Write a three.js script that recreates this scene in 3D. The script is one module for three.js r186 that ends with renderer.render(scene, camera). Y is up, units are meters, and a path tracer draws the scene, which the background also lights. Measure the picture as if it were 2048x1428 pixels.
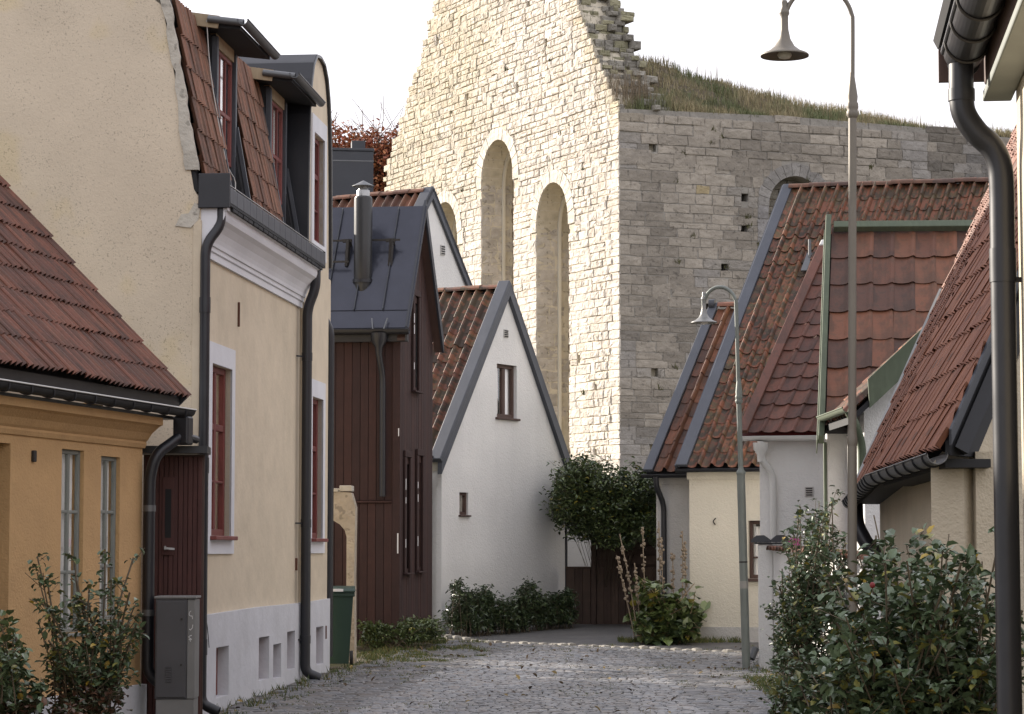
import * as THREE from 'three';
import { mergeGeometries } from 'three/addons/utils/BufferGeometryUtils.js';
import { RoundedBoxGeometry } from 'three/addons/geometries/RoundedBoxGeometry.js';

// ---------------------------------------------------------------- camera, sky, sun, exposure
const scene = new THREE.Scene();
const camera = new THREE.PerspectiveCamera(16.25, 2048 / 1428, 0.5, 1200);
camera.position.set(0, 1.6, 0);
camera.lookAt(0, 1.6 + 7.72, -100);
const renderer = new THREE.WebGLRenderer({ antialias: true });
renderer.toneMapping = THREE.LinearToneMapping;
renderer.toneMappingExposure = 2.3;
renderer.shadowMap.enabled = true;

const SUN = new THREE.Vector3(-0.80, 0.36, -0.60).normalize();
const sun = new THREE.DirectionalLight(new THREE.Color(1.0, 0.905, 0.79), 5);
sun.position.copy(SUN).multiplyScalar(120).add(new THREE.Vector3(0, 0, -40));
sun.target.position.set(0, 0, -40);
sun.castShadow = true; sun.shadow.radius = 1.5;
sun.shadow.mapSize.set(4096, 4096);
Object.assign(sun.shadow.camera, { left: -60, right: 60, top: 60, bottom: -60, near: 1, far: 300 });
scene.add(sun, sun.target);

// ---------------------------------------------------------------- helpers
let seed = 20240607;
function R(a = 1, b) { seed = (seed * 1664525 + 1013904223) >>> 0; const r = seed / 4294967296; return b === undefined ? r * a : a + r * (b - a); }
const pick = (a) => a[Math.floor(R() * a.length)];
const clamp = (x, a, b) => Math.min(b, Math.max(a, x));
const lerp = (a, b, t) => a + (b - a) * t;
const sst = (a, b, x) => { const t = clamp((x - a) / (b - a), 0, 1); return t * t * (3 - 2 * t); };
const V = (x, y, d) => new THREE.Vector3(x, y, -d);           // x right, y up, d metres away down the street
const UP = new THREE.Vector3(0, 1, 0);
const H2 = (x, d) => new THREE.Vector3(x, 0, -d).normalize();
function table(t, x) { for (let i = 1; i < t.length; i++) if (x <= t[i][0]) return lerp(t[i - 1][1], t[i][1], clamp((x - t[i - 1][0]) / (t[i][0] - t[i - 1][0]), 0, 1)); return t[t.length - 1][1]; }
// tileable value noise
const NT = new Float32Array(65536); for (let i = 0; i < 65536; i++) NT[i] = R();
function vn(x, y, per) {
  const xi = Math.floor(x), yi = Math.floor(y), fx = x - xi, fy = y - yi, u = fx * fx * (3 - 2 * fx), v = fy * fy * (3 - 2 * fy);
  const m = (k) => ((k % per) + per) % per, h = (a, b) => NT[(m(a) * 131 + m(b) * 7919 + per * 17) & 65535];
  return lerp(lerp(h(xi, yi), h(xi + 1, yi), u), lerp(h(xi, yi + 1), h(xi + 1, yi + 1), u), v);
}
function fbm(x, y, per, oct = 4, gain = 0.5) { let s = 0, a = 1, n = 0; for (let i = 0; i < oct; i++) { s += a * vn(x * per, y * per, per); n += a; a *= gain; per *= 2; } return s / n; }
const noise = (x, y) => vn(x + 500, y + 500, 4096);
const noise2 = (x, y) => 0.6 * noise(x, y) + 0.4 * noise(x * 2.3 + 31, y * 2.3 + 17);

function tex(size, fn, metres, srgb = false) {
  const d = new Uint8Array(size * size * 4);
  for (let j = 0; j < size; j++) for (let i = 0; i < size; i++) {
    const c = fn(i / size, j / size), k = (j * size + i) * 4;
    const a = typeof c === 'number' ? [c, c, c] : c;
    for (let q = 0; q < 3; q++) d[k + q] = clamp(Math.round((srgb ? Math.pow(clamp(a[q], 0, 1), 1 / 2.2) : a[q]) * 255), 0, 255);
    d[k + 3] = 255;
  }
  const t = new THREE.DataTexture(d, size, size);
  t.wrapS = t.wrapT = THREE.RepeatWrapping; t.magFilter = THREE.LinearFilter; t.minFilter = THREE.LinearMipmapLinearFilter; t.generateMipmaps = true;
  if (srgb) t.colorSpace = THREE.SRGBColorSpace;
  t.repeat.set(1 / metres, 1 / metres); t.needsUpdate = true;
  return t;
}
// bump maps
const B = {
  plaster: tex(512, (x, y) => fbm(x, y, 24, 4, 0.6), 1.3),
  rough: tex(512, (x, y) => { const a = fbm(x, y, 40, 3, 0.7); return a * 0.7 + 0.3 * Math.pow(vn(x * 90, y * 90, 90), 3); }, 1.1),
  stone: tex(512, (x, y) => fbm(x, y, 8, 6, 0.62), 0.8),
  wood: tex(256, (x, y) => 0.5 * fbm(x, y * 0.06, 48, 3) + 0.5 * fbm(x, y * 0.3, 12, 3), 0.6),
  metal: tex(256, (x, y) => fbm(x, y, 4, 3), 0.9),
};
// albedo mottling, multiplied with a base colour
const C = {
  plaster: tex(512, (x, y) => { const a = fbm(x, y, 3, 6, 0.6), b = fbm(x + 0.3, y, 20, 3); const g = 0.80 + 0.24 * (a - 0.5) + 0.14 * (b - 0.5) + 0.09; return [g, g * (0.995), g * (0.985 + 0.03 * (a - 0.5))]; }, 3.7, true),
  white: tex(512, (x, y) => { const a = fbm(x, y, 4, 6, 0.55), b = fbm(x, y * 0.25, 16, 3); const g = 0.90 + 0.16 * (a - 0.5) + 0.08 * (b - 0.5); return [g, g * 0.995, g * 0.985]; }, 3.1, true),
  dash: tex(1024, (x, y) => {                                   // rough-cast render with dark grit
    const a = fbm(x, y, 3, 6, 0.62), s = vn(x * 300, y * 300, 300), m = fbm(x + 0.4, y, 7, 4);
    const spot = s > 0.97 - 0.26 * m ? 0.60 + 0.25 * R() : 1;
    const g = (0.88 + 0.26 * (a - 0.5)) * spot, st = sst(0.62, 0.75, fbm(x, y + 0.5, 5, 4));
    return [g, g * (1 - 0.02 * st), g * (1 - 0.12 * st)];
  }, 3.3, true),
  tile: tex(256, (x, y) => {
    const a = fbm(x, y * 0.5, 6, 5, 0.65), l = fbm(x + 0.2, y, 14, 4, 0.6), dirt = sst(0.45, 0.72, a), li = sst(0.60, 0.70, l) * 0.7;
    return [lerp(lerp(0.92, 0.58, dirt), 0.66, li), lerp(lerp(0.90, 0.64, dirt), 0.78, li), lerp(lerp(0.88, 0.64, dirt), 0.76, li)];
  }, 0.9, true),
  clay: tex(512, (x, y) => { const a = fbm(x, y * 0.3, 10, 4, 0.6), b = fbm(x + 0.3, y, 5, 5), st = sst(0.56, 0.68, fbm(x, y + 0.4, 7, 5, 0.65)); const g = (0.86 + 0.3 * (a - 0.5) + 0.3 * (b - 0.5)) * (1 - 0.42 * st); return [g, g * (0.96 + 0.08 * st), g * (0.94 + 0.12 * st)]; }, 1.7, true),
  moss: tex(256, (x, y) => {
    const a = fbm(x, y, 5, 5, 0.65), l = fbm(x + 0.2, y, 11, 4, 0.6), dirt = sst(0.42, 0.58, a), li = sst(0.57, 0.66, l) * 0.8;
    return [lerp(lerp(0.85, 0.26, dirt), 0.45, li), lerp(lerp(0.84, 0.44, dirt), 0.85, li), lerp(lerp(0.82, 0.44, dirt), 0.72, li)];
  }, 0.8, true),
  wood: tex(256, (x, y) => { const g = 0.62 + 0.5 * fbm(x, y * 0.1, 24, 4) * fbm(x, y, 6, 3) + 0.22 * fbm(x, y * 0.2, 4, 3); return g; }, 0.7, true),
  stone: tex(512, (x, y) => {
    const a = fbm(x, y, 5, 6, 0.6), b = fbm(x + 0.37, y + 0.2, 16, 3), pit = sst(0.68, 0.8, fbm(x, y + 0.3, 22, 3));
    const g = (0.88 + 0.5 * (a - 0.5) + 0.2 * (b - 0.5)) * (1 - 0.35 * pit); return [g, g * 0.985, g * 0.955];
  }, 1.7, true),
  asphalt: tex(512, (x, y) => 0.72 + 0.5 * (fbm(x, y, 60, 3, 0.8) - 0.5) + 0.4 * (fbm(x, y, 4, 4) - 0.5), 2.2, true),
  earth: tex(512, (x, y) => { const a = fbm(x, y, 5, 6, 0.65), b = fbm(x + 0.5, y, 30, 3), m = sst(0.5, 0.62, a); const g = 0.62 + 0.6 * (b - 0.5); return [g * lerp(1, 0.72, m), g * lerp(0.92, 0.86, m), g * lerp(0.8, 0.44, m)]; }, 2.4, true),
  metal: tex(256, (x, y) => 0.86 + 0.3 * (fbm(x, y, 4, 5, 0.6) - 0.5), 1.3, true),
};
function M(r, g, b, rough = 0.85, o = {}) { const m = new THREE.MeshStandardMaterial({ color: new THREE.Color().setRGB(r, g, b), roughness: rough, ...o }); return m; }
const mt = {
  yellow: M(0.655, 0.565, 0.43, 0.95, { map: C.plaster, bumpMap: B.plaster, bumpScale: 0.004 }),
  yellowDash: M(0.67, 0.575, 0.44, 0.97, { map: C.dash, bumpMap: B.rough, bumpScale: 0.0035 }),
  orange: M(0.56, 0.355, 0.17, 0.95, { map: C.plaster, bumpMap: B.rough, bumpScale: 0.006 }),
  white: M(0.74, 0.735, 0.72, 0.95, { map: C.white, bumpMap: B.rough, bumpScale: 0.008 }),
  cream: M(0.66, 0.62, 0.52, 0.95, { map: C.white, bumpMap: B.rough, bumpScale: 0.008 }),
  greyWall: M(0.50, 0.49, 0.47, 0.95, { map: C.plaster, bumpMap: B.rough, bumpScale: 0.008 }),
  beige: M(0.50, 0.44, 0.34, 0.95, { map: C.plaster, bumpMap: B.rough, bumpScale: 0.008 }),
  plinth: M(0.60, 0.61, 0.645, 0.92, { map: C.plaster, bumpMap: B.plaster, bumpScale: 0.005 }),
  mortar: M(0.50, 0.475, 0.42, 0.97, { map: C.stone, bumpMap: B.stone, bumpScale: 0.02 }),
  trim: M(0.70, 0.71, 0.75, 0.85, { map: C.white, bumpMap: B.plaster, bumpScale: 0.002 }),
  redPaint: M(0.15, 0.024, 0.020, 0.55, { map: C.wood, bumpMap: B.wood, bumpScale: 0.002 }),
  redTrim: M(0.20, 0.05, 0.042, 0.6, { map: C.wood }),
  brownPaint: M(0.075, 0.040, 0.030, 0.65, { map: C.wood, bumpMap: B.wood, bumpScale: 0.002 }),
  greyGreen: M(0.22, 0.235, 0.215, 0.6, { map: C.metal }),
  greenBoard: M(0.10, 0.125, 0.08, 0.75, { map: C.wood, bumpMap: B.wood, bumpScale: 0.003 }),
  tanBoard: M(0.40, 0.31, 0.20, 0.8, { map: C.wood, bumpMap: B.wood, bumpScale: 0.002 }),
  black: M(0.014, 0.015, 0.020, 0.42, { map: C.metal, bumpMap: B.metal, bumpScale: 0.004 }),
  blackMatt: M(0.014, 0.0145, 0.017, 0.75, { map: C.metal }),
  slate: M(0.060, 0.066, 0.080, 0.5, { map: C.metal, bumpMap: B.metal, bumpScale: 0.006 }),
  zinc: M(0.14, 0.145, 0.15, 0.42, { map: C.metal, metalness: 0.35, bumpMap: B.metal, bumpScale: 0.004 }),
  steel: M(0.42, 0.42, 0.42, 0.35, { metalness: 0.8, map: C.metal }),
  whiteMetal: M(0.62, 0.62, 0.60, 0.6, { map: C.white }),
  lampOld: M(0.185, 0.165, 0.135, 0.55, { map: C.metal, metalness: 0.2 }),
  lampGreen: M(0.19, 0.21, 0.19, 0.5, { map: C.metal, metalness: 0.2 }),
  dark: M(0.012, 0.012, 0.013, 0.9),
  room: M(0.05, 0.048, 0.045, 0.95),
  curtain: M(0.80, 0.79, 0.76, 0.95),
  glass: new THREE.MeshPhysicalMaterial({ color: 0xffffff, roughness: 0.03, transmission: 1, thickness: 0, ior: 1.5 }),
  bin: M(0.010, 0.034, 0.022, 0.5),
  cabinet: M(0.070, 0.070, 0.076, 0.6, { map: C.metal }),
  cabinetLight: M(0.20, 0.20, 0.195, 0.65, { map: C.metal }),
  paper: M(0.7, 0.7, 0.7, 0.7),
  iron: M(0.03, 0.026, 0.023, 0.7, { map: C.metal }),
  rust: M(0.12, 0.05, 0.03, 0.8, { map: C.metal }),
  oldPlaster: M(0.42, 0.37, 0.30, 0.95, { map: C.stone, bumpMap: B.stone, bumpScale: 0.03 }),
  pink: M(0.62, 0.05, 0.35, 0.6),
};
const vc = (rough, o = {}) => new THREE.MeshStandardMaterial({ vertexColors: true, roughness: rough, ...o });
mt.stone = vc(0.93, { map: C.stone, bumpMap: B.stone, bumpScale: 0.03 });
mt.cobble = vc(0.38, { map: C.stone, bumpMap: B.stone, bumpScale: 0.006 });
mt.leaf = vc(0.34, { side: THREE.DoubleSide });
mt.dryLeaf = vc(0.8, { side: THREE.DoubleSide });
mt.grass = vc(0.85, { side: THREE.DoubleSide });
mt.bark = M(0.085, 0.062, 0.045, 0.9, { bumpMap: B.wood, bumpScale: 0.004 });
mt.cane = M(0.11, 0.085, 0.055, 0.8);
mt.dryStem = M(0.27, 0.20, 0.12, 0.9);
const tileMats = (cols, map) => cols.map((c) => { const l = (c[0] + c[1] + c[2]) / 3; return c.map((q) => lerp(q, l, 0.05) * 0.66); }).map((c) => M(c[0], c[1], c[2], 0.64, { map, bumpMap: B.stone, bumpScale: 0.006 }));
const TM = {
  orange: tileMats([[0.24, 0.082, 0.044], [0.20, 0.070, 0.038], [0.26, 0.092, 0.049], [0.17, 0.063, 0.037]], C.tile),
  yellow: tileMats([[0.33, 0.145, 0.080], [0.37, 0.165, 0.092], [0.28, 0.12, 0.067], [0.24, 0.11, 0.067]], C.tile),
  moss: tileMats([[0.33, 0.115, 0.055], [0.28, 0.095, 0.049], [0.37, 0.14, 0.063], [0.24, 0.085, 0.047]], C.moss),
  dark: tileMats([[0.22, 0.080, 0.049], [0.19, 0.068, 0.042], [0.25, 0.090, 0.053], [0.17, 0.062, 0.040]], C.tile),
  rust: tileMats([[0.25, 0.095, 0.045], [0.20, 0.075, 0.038], [0.29, 0.105, 0.047], [0.145, 0.060, 0.035]], C.tile),
  bright: tileMats([[0.35, 0.14, 0.076], [0.31, 0.12, 0.067], [0.38, 0.155, 0.084]], C.clay),
};

// geometry helpers: everything is made in world metres and moved to its thing's base by part()
class Frame {
  constructor(o, x, y, z) { this.o = o; this.x = x; this.y = y; this.z = z; }
  p(a, b, c = 0) { return this.o.clone().addScaledVector(this.x, a).addScaledVector(this.y, b).addScaledVector(this.z, c); }
  map(g) {
    const q = g.attributes.position, v = new THREE.Vector3();
    for (let i = 0; i < q.count; i++) { v.copy(this.p(q.getX(i), q.getY(i), q.getZ(i))); q.setXYZ(i, v.x, v.y, v.z); }
    const left = this.x.clone().cross(this.y).dot(this.z) < 0;
    if (left) {
      if (g.index) { const a = g.index.array; for (let i = 0; i < a.length; i += 3) { const t = a[i]; a[i] = a[i + 1]; a[i + 1] = t; } }
      else for (const n of Object.keys(g.attributes)) { const at = g.attributes[n], s = at.itemSize, a = at.array; for (let i = 0; i < at.count; i += 3) for (let k = 0; k < s; k++) { const t = a[i * s + k]; a[i * s + k] = a[(i + 1) * s + k]; a[(i + 1) * s + k] = t; } }
    }
    return g;
  }
}
function flat(g) { const n = g.index ? g.toNonIndexed() : g; n.computeVertexNormals(); return n; }
function smooth(g) { g.computeVertexNormals(); return g.index ? g.toNonIndexed() : g; }
function uvBox(g) {
  const p = g.attributes.position, n = g.attributes.normal, uv = new Float32Array(p.count * 2);
  for (let i = 0; i < p.count; i += 3) {
    let nx = 0, ny = 0, nz = 0; for (let k = 0; k < 3; k++) { nx += Math.abs(n.getX(i + k)); ny += Math.abs(n.getY(i + k)); nz += Math.abs(n.getZ(i + k)); }
    for (let k = 0; k < 3 && i + k < p.count; k++) {
      const x = p.getX(i + k), y = p.getY(i + k), z = p.getZ(i + k); let u, v;
      if (ny > nx && ny > nz) { u = x; v = z; } else if (nx > nz) { u = z; v = y; } else { u = x; v = y; }
      uv[(i + k) * 2] = u; uv[(i + k) * 2 + 1] = v;
    }
  }
  g.setAttribute('uv', new THREE.BufferAttribute(uv, 2)); return g;
}
function keep(g, color) { for (const n of Object.keys(g.attributes)) if (!['position', 'normal', 'uv'].includes(n) && !(color && n === 'color')) g.deleteAttribute(n); return g; }
function bx(fr, x0, x1, y0, y1, z0, z1) { const g = new THREE.BoxGeometry(x1 - x0, y1 - y0, z1 - z0); g.translate((x0 + x1) / 2, (y0 + y1) / 2, (z0 + z1) / 2); return flat(fr.map(g)); }
function rb(fr, x0, x1, y0, y1, z0, z1, r = 0.008) { const g = new RoundedBoxGeometry(x1 - x0, y1 - y0, z1 - z0, 1, Math.min(r, (x1 - x0) * 0.45, (y1 - y0) * 0.45, (z1 - z0) * 0.45)); g.translate((x0 + x1) / 2, (y0 + y1) / 2, (z0 + z1) / 2); return flat(fr.map(g)); }
function ex(fr, pts, holes, z0, z1) {
  const s = new THREE.Shape(pts.map((q) => new THREE.Vector2(...q)));
  for (const h of holes || []) s.holes.push(new THREE.Path(h.map((q) => new THREE.Vector2(...q))));
  const g = new THREE.ExtrudeGeometry(s, { depth: z1 - z0, bevelEnabled: false, curveSegments: 1 }); g.translate(0, 0, z0);
  return flat(fr.map(g));
}
const rect = (x0, x1, y0, y1) => [[x0, y0], [x1, y0], [x1, y1], [x0, y1]];
function tube(pts, r, radial = 8, n, tension = 0.5, closed = false) {
  const c = pts.length === 2 ? new THREE.LineCurve3(pts[0], pts[1]) : new THREE.CatmullRomCurve3(pts, closed, 'catmullrom', tension);
  const g = new THREE.TubeGeometry(c, n || Math.max(1, (pts.length - 1) * 6), r, radial, closed); return g.toNonIndexed();
}
function pipe(pts, r, bend = 0.12, radial = 12) {          // straight runs with rounded elbows
  const cp = new THREE.CurvePath(); let a = pts[0].clone();
  for (let i = 1; i < pts.length; i++) {
    if (i === pts.length - 1) { cp.add(new THREE.LineCurve3(a, pts[i])); break; }
    const d0 = pts[i].clone().sub(pts[i - 1]), d1 = pts[i + 1].clone().sub(pts[i]), k = Math.min(bend, d0.length() * 0.45, d1.length() * 0.45);
    const s = pts[i].clone().addScaledVector(d0.normalize(), -k), e = pts[i].clone().addScaledVector(d1.normalize(), k);
    cp.add(new THREE.LineCurve3(a, s)); cp.add(new THREE.QuadraticBezierCurve3(s, pts[i].clone(), e)); a = e;
  }
  return mergeGeometries(cp.curves.map((c) => keep(new THREE.TubeGeometry(c, c.isLineCurve3 ? 1 : 6, r, radial, false).toNonIndexed())));
}
function ring(at, axis, r, len, radial = 14) { const g = new THREE.CylinderGeometry(r, r, len, radial, 1); g.applyQuaternion(new THREE.Quaternion().setFromUnitVectors(UP, axis.clone().normalize())); g.translate(at.x, at.y, at.z); return g.toNonIndexed(); }
function lathe(at, prof, seg = 24) { const g = new THREE.LatheGeometry(prof.map((q) => new THREE.Vector2(q[0], q[1])), seg); g.translate(at.x, at.y, at.z); return g.toNonIndexed(); }
function bar(a, b, w, h, up = UP) {                          // a squared bar from a to b
  const x = b.clone().sub(a), L = x.length(); x.normalize(); const z = x.clone().cross(up).normalize(), y = z.clone().cross(x);
  return bx(new Frame(a, x, y, z), 0, L, -h / 2, h / 2, -w / 2, w / 2);
}
function halfGutter(a, b, r, th = 0.006, seg = 10) {         // open half round from a to b, lip at the height of a and b
  const x = b.clone().sub(a), L = x.length(); x.normalize(); const z = x.clone().cross(UP).normalize(), y = UP.clone(); const pts = [];
  for (let i = 0; i <= seg; i++) { const t = Math.PI + Math.PI * i / seg; pts.push([Math.cos(t) * r, Math.sin(t) * r]); }
  for (let i = seg; i >= 0; i--) { const t = Math.PI + Math.PI * i / seg; pts.push([Math.cos(t) * (r - th), Math.sin(t) * (r - th)]); }
  return mergeGeometries([keep(ex(new Frame(a, z, y, x), pts, null, 0, L)), keep(tube([a.clone().addScaledVector(z, r), b.clone().addScaledVector(z, r)], th * 1.6, 6)), keep(tube([a.clone().addScaledVector(z, -r), b.clone().addScaledVector(z, -r)], th * 1.2, 6))].map((g) => g));
}
// naming and adding
const used = new Map();
function numbered(n) { const k = used.get(n) || 0; used.set(n, k + 1); return k ? `${n}_${String(k).padStart(3, '0')}` : n; }
function thing(name, label, category, base, group) {
  const o = new THREE.Group(); o.name = numbered(name); o.position.copy(base); o.userData = { label, category }; if (group) o.userData.group = group;
  scene.add(o); return o;
}
function rootPos(o) { while (o.parent && o.parent !== scene) o = o.parent; return o.position; }
function part(name, geos, m, parent, o = {}) {
  let g = Array.isArray(geos) ? mergeGeometries(geos.map((q) => keep(q.index ? q.toNonIndexed() : q, o.color))) : keep(geos.index ? geos.toNonIndexed() : geos, o.color);
  if (!g) throw new Error('merge failed ' + name);
  uvBox(g);
  const rp = parent ? rootPos(parent) : new THREE.Vector3();
  g.translate(-rp.x, -rp.y, -rp.z);
  const q = new THREE.Mesh(g, m); q.name = name; q.castShadow = q.receiveShadow = true;
  if (o.label) q.userData.label = o.label; if (o.kind) q.userData.kind = o.kind;
  if (parent) parent.add(q); else scene.add(q);
  return q;
}
function placed(name, geo, m, parent, world) {               // a shared geometry set down at a point
  const rp = rootPos(parent), q = new THREE.Mesh(geo, m); q.name = name; q.castShadow = q.receiveShadow = true;
  q.position.copy(world).sub(rp); parent.add(q); return q;
}
function struct(name, geos, m) { const q = part(name, geos, m, null); q.userData.kind = 'structure'; return q; }

// ---------------------------------------------------------------- roof tiles
// one clay tile in the roof's own axes; e along the eave, s up the slope, n out of the roof
function tileGeo(e, s, n, w, L, kind, du) {
  const N = kind === 'double' ? 12 : 10, prof = [];
  for (let i = 0; i <= N; i++) {
    const a = i / N; let h;
    if (kind === 'double') h = 0.5 + 0.5 * Math.cos(a * Math.PI * 4), h = 0.05 * Math.pow(h, 0.6);
    else if (kind === 'flat') h = a < 0.74 ? 0.006 - 0.014 * Math.sin(a / 0.74 * Math.PI) : 0.006 + 0.026 * Math.sin((a - 0.74) / 0.26 * Math.PI * 0.95);
    else h = a < 0.62 ? 0.010 - 0.026 * Math.sin(a / 0.62 * Math.PI) : 0.010 + 0.078 * Math.sin((a - 0.62) / 0.38 * Math.PI * 0.97);
    prof.push([a * w * 1.03, h]);
  }
  const th = kind === 'pan' ? 0.011 : 0.014, tilt = kind === 'pan' ? 0.013 : 0.026, pos = [], idx = [], uv = [];
  const put = (a, b, h) => { const v = new THREE.Vector3().addScaledVector(e, a).addScaledVector(s, b).addScaledVector(n, h); pos.push(v.x, v.y, v.z); uv.push(a + du, b + du * 1.7); return pos.length / 3 - 1; };
  const rows = [0, 0.5, 1].map((t) => prof.map(([a, h]) => put(a, t * L, h + tilt * (1 - t) + 0.016)));
  for (let r = 0; r < 2; r++) for (let i = 0; i < N; i++) { const a = rows[r][i], b = rows[r][i + 1], c = rows[r + 1][i + 1], d = rows[r + 1][i]; idx.push(a, b, c, a, c, d); }
  const t2 = prof.map(([a, h]) => put(a, 0, h + tilt + 0.016)), lo = prof.map(([a, h]) => put(a, 0.004, h + tilt + 0.016 - th));
  for (let i = 0; i < N; i++) idx.push(lo[i], lo[i + 1], t2[i + 1], lo[i], t2[i + 1], t2[i]);
  const r1 = put(prof[N][0], 0, prof[N][1] + tilt + 0.016), r2 = put(prof[N][0], L, prof[N][1] + 0.016), r3 = put(prof[N][0], L, prof[N][1] + 0.002), r4 = put(prof[N][0], 0, prof[N][1] + tilt);
  idx.push(r1, r4, r3, r1, r3, r2);
  const g = new THREE.BufferGeometry(); g.setAttribute('position', new THREE.Float32BufferAttribute(pos, 3)); g.setAttribute('uv', new THREE.Float32BufferAttribute(uv, 2)); g.setIndex(idx);
  g.computeVertexNormals(); return g;
}
function cutGeo(g, p, n) {                                     // keep what lies on the n side of a plane
  const q = g.index ? g.toNonIndexed() : g, P = q.attributes.position, U = q.attributes.uv, pos = [], uv = [];
  for (let i = 0; i < P.count; i += 3) {
    let poly = [0, 1, 2].map((k) => { const v = new THREE.Vector3().fromBufferAttribute(P, i + k); return { v, d: v.clone().sub(p).dot(n), u: [U.getX(i + k), U.getY(i + k)] }; }); const out = [];
    for (let k = 0; k < 3; k++) { const a = poly[k], b = poly[(k + 1) % 3]; if (a.d >= 0) out.push(a); if (a.d >= 0 !== b.d >= 0) { const t = a.d / (a.d - b.d); out.push({ v: a.v.clone().lerp(b.v, t), u: [lerp(a.u[0], b.u[0], t), lerp(a.u[1], b.u[1], t)] }); } }
    for (let k = 1; k + 1 < out.length; k++) for (const c of [out[0], out[k], out[k + 1]]) { pos.push(c.v.x, c.v.y, c.v.z); uv.push(...c.u); }
  }
  if (!pos.length) return null; const r = new THREE.BufferGeometry(); r.setAttribute('position', new THREE.Float32BufferAttribute(pos, 3)); r.setAttribute('uv', new THREE.Float32BufferAttribute(uv, 2)); r.computeVertexNormals(); return r;
}
function tiledRoof(parent, { o, e, s, w, expo, cols, rows, mats, kind = 'pan', clip, most = 300, sag = 0, cut }) {
  const n = e.clone().cross(s).normalize(); if (n.y < 0) n.negate();
  const vars = []; for (let k = 0; k < 4; k++) {
    const e2 = e.clone().addScaledVector(n, R(-0.012, 0.012)), s2 = s.clone().addScaledVector(n, R(-0.01, 0.012)).addScaledVector(e, R(-0.012, 0.012));
    vars.push(tileGeo(e2, s2, n, w, expo * 1.22, kind, k * 0.37));
  }
  let count = 0; const rest = [];
  for (let r = 0; r < rows; r++) for (let c = 0; c < cols; c++) {
    if (clip && !clip(c * w + w / 2, r * expo + expo / 2)) continue;
    const at = o.clone().addScaledVector(e, c * w + R(-0.004, 0.004)).addScaledVector(s, r * expo + R(-0.012, 0.012)).addScaledVector(n, R(-0.003, 0.005) + sag * (noise(c * w * 0.7, r * expo * 0.7) - 0.5));
    let g = pick(vars); const m = pick(mats);
    if (cut) { const far = cut.some(([p, n]) => at.clone().addScaledVector(e, w / 2).sub(p).dot(n) < 0.5); if (far) for (const [p, n] of cut) { g = g && cutGeo(g, p.clone().sub(at), n); } if (!g) continue; }
    if (count++ < most) placed('roof_tile', g, m, parent, at);
    else { const q = g.index ? g.toNonIndexed() : g.clone(); q.translate(at.x, at.y, at.z); rest.push(q); }
  }
  if (rest.length) part('roof_tiles', rest, mats[0], parent, { kind: 'stuff' });
}
function ridgeTiles(parent, a, b, mats, r = 0.1, len = 0.36) {
  const x = b.clone().sub(a), L = x.length(); x.normalize(); const z = x.clone().cross(UP).normalize(), n = Math.ceil(L / len);
  const mk = (fl) => { const pts = []; for (let i = 0; i <= 8; i++) { const t = Math.PI * i / 8; pts.push([Math.cos(t) * r * fl, Math.sin(t) * r * 0.8 * fl]); } for (let i = 8; i >= 0; i--) { const t = Math.PI * i / 8; pts.push([Math.cos(t) * (r - 0.018) * fl, Math.sin(t) * (r - 0.018) * 0.8 * fl]); } const g = ex(new Frame(new THREE.Vector3(), z, UP, x), pts, null, 0, len * 1.06); return uvBox(keep(g)); };
  const gs = [mk(1), mk(1.08)];
  for (let i = 0; i < n; i++) placed('ridge_tile', gs[i % 2], pick(mats), parent, a.clone().addScaledVector(x, i * len).add(new THREE.Vector3(0, R(-0.008, 0.008) - 0.02, 0)));
}
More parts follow.
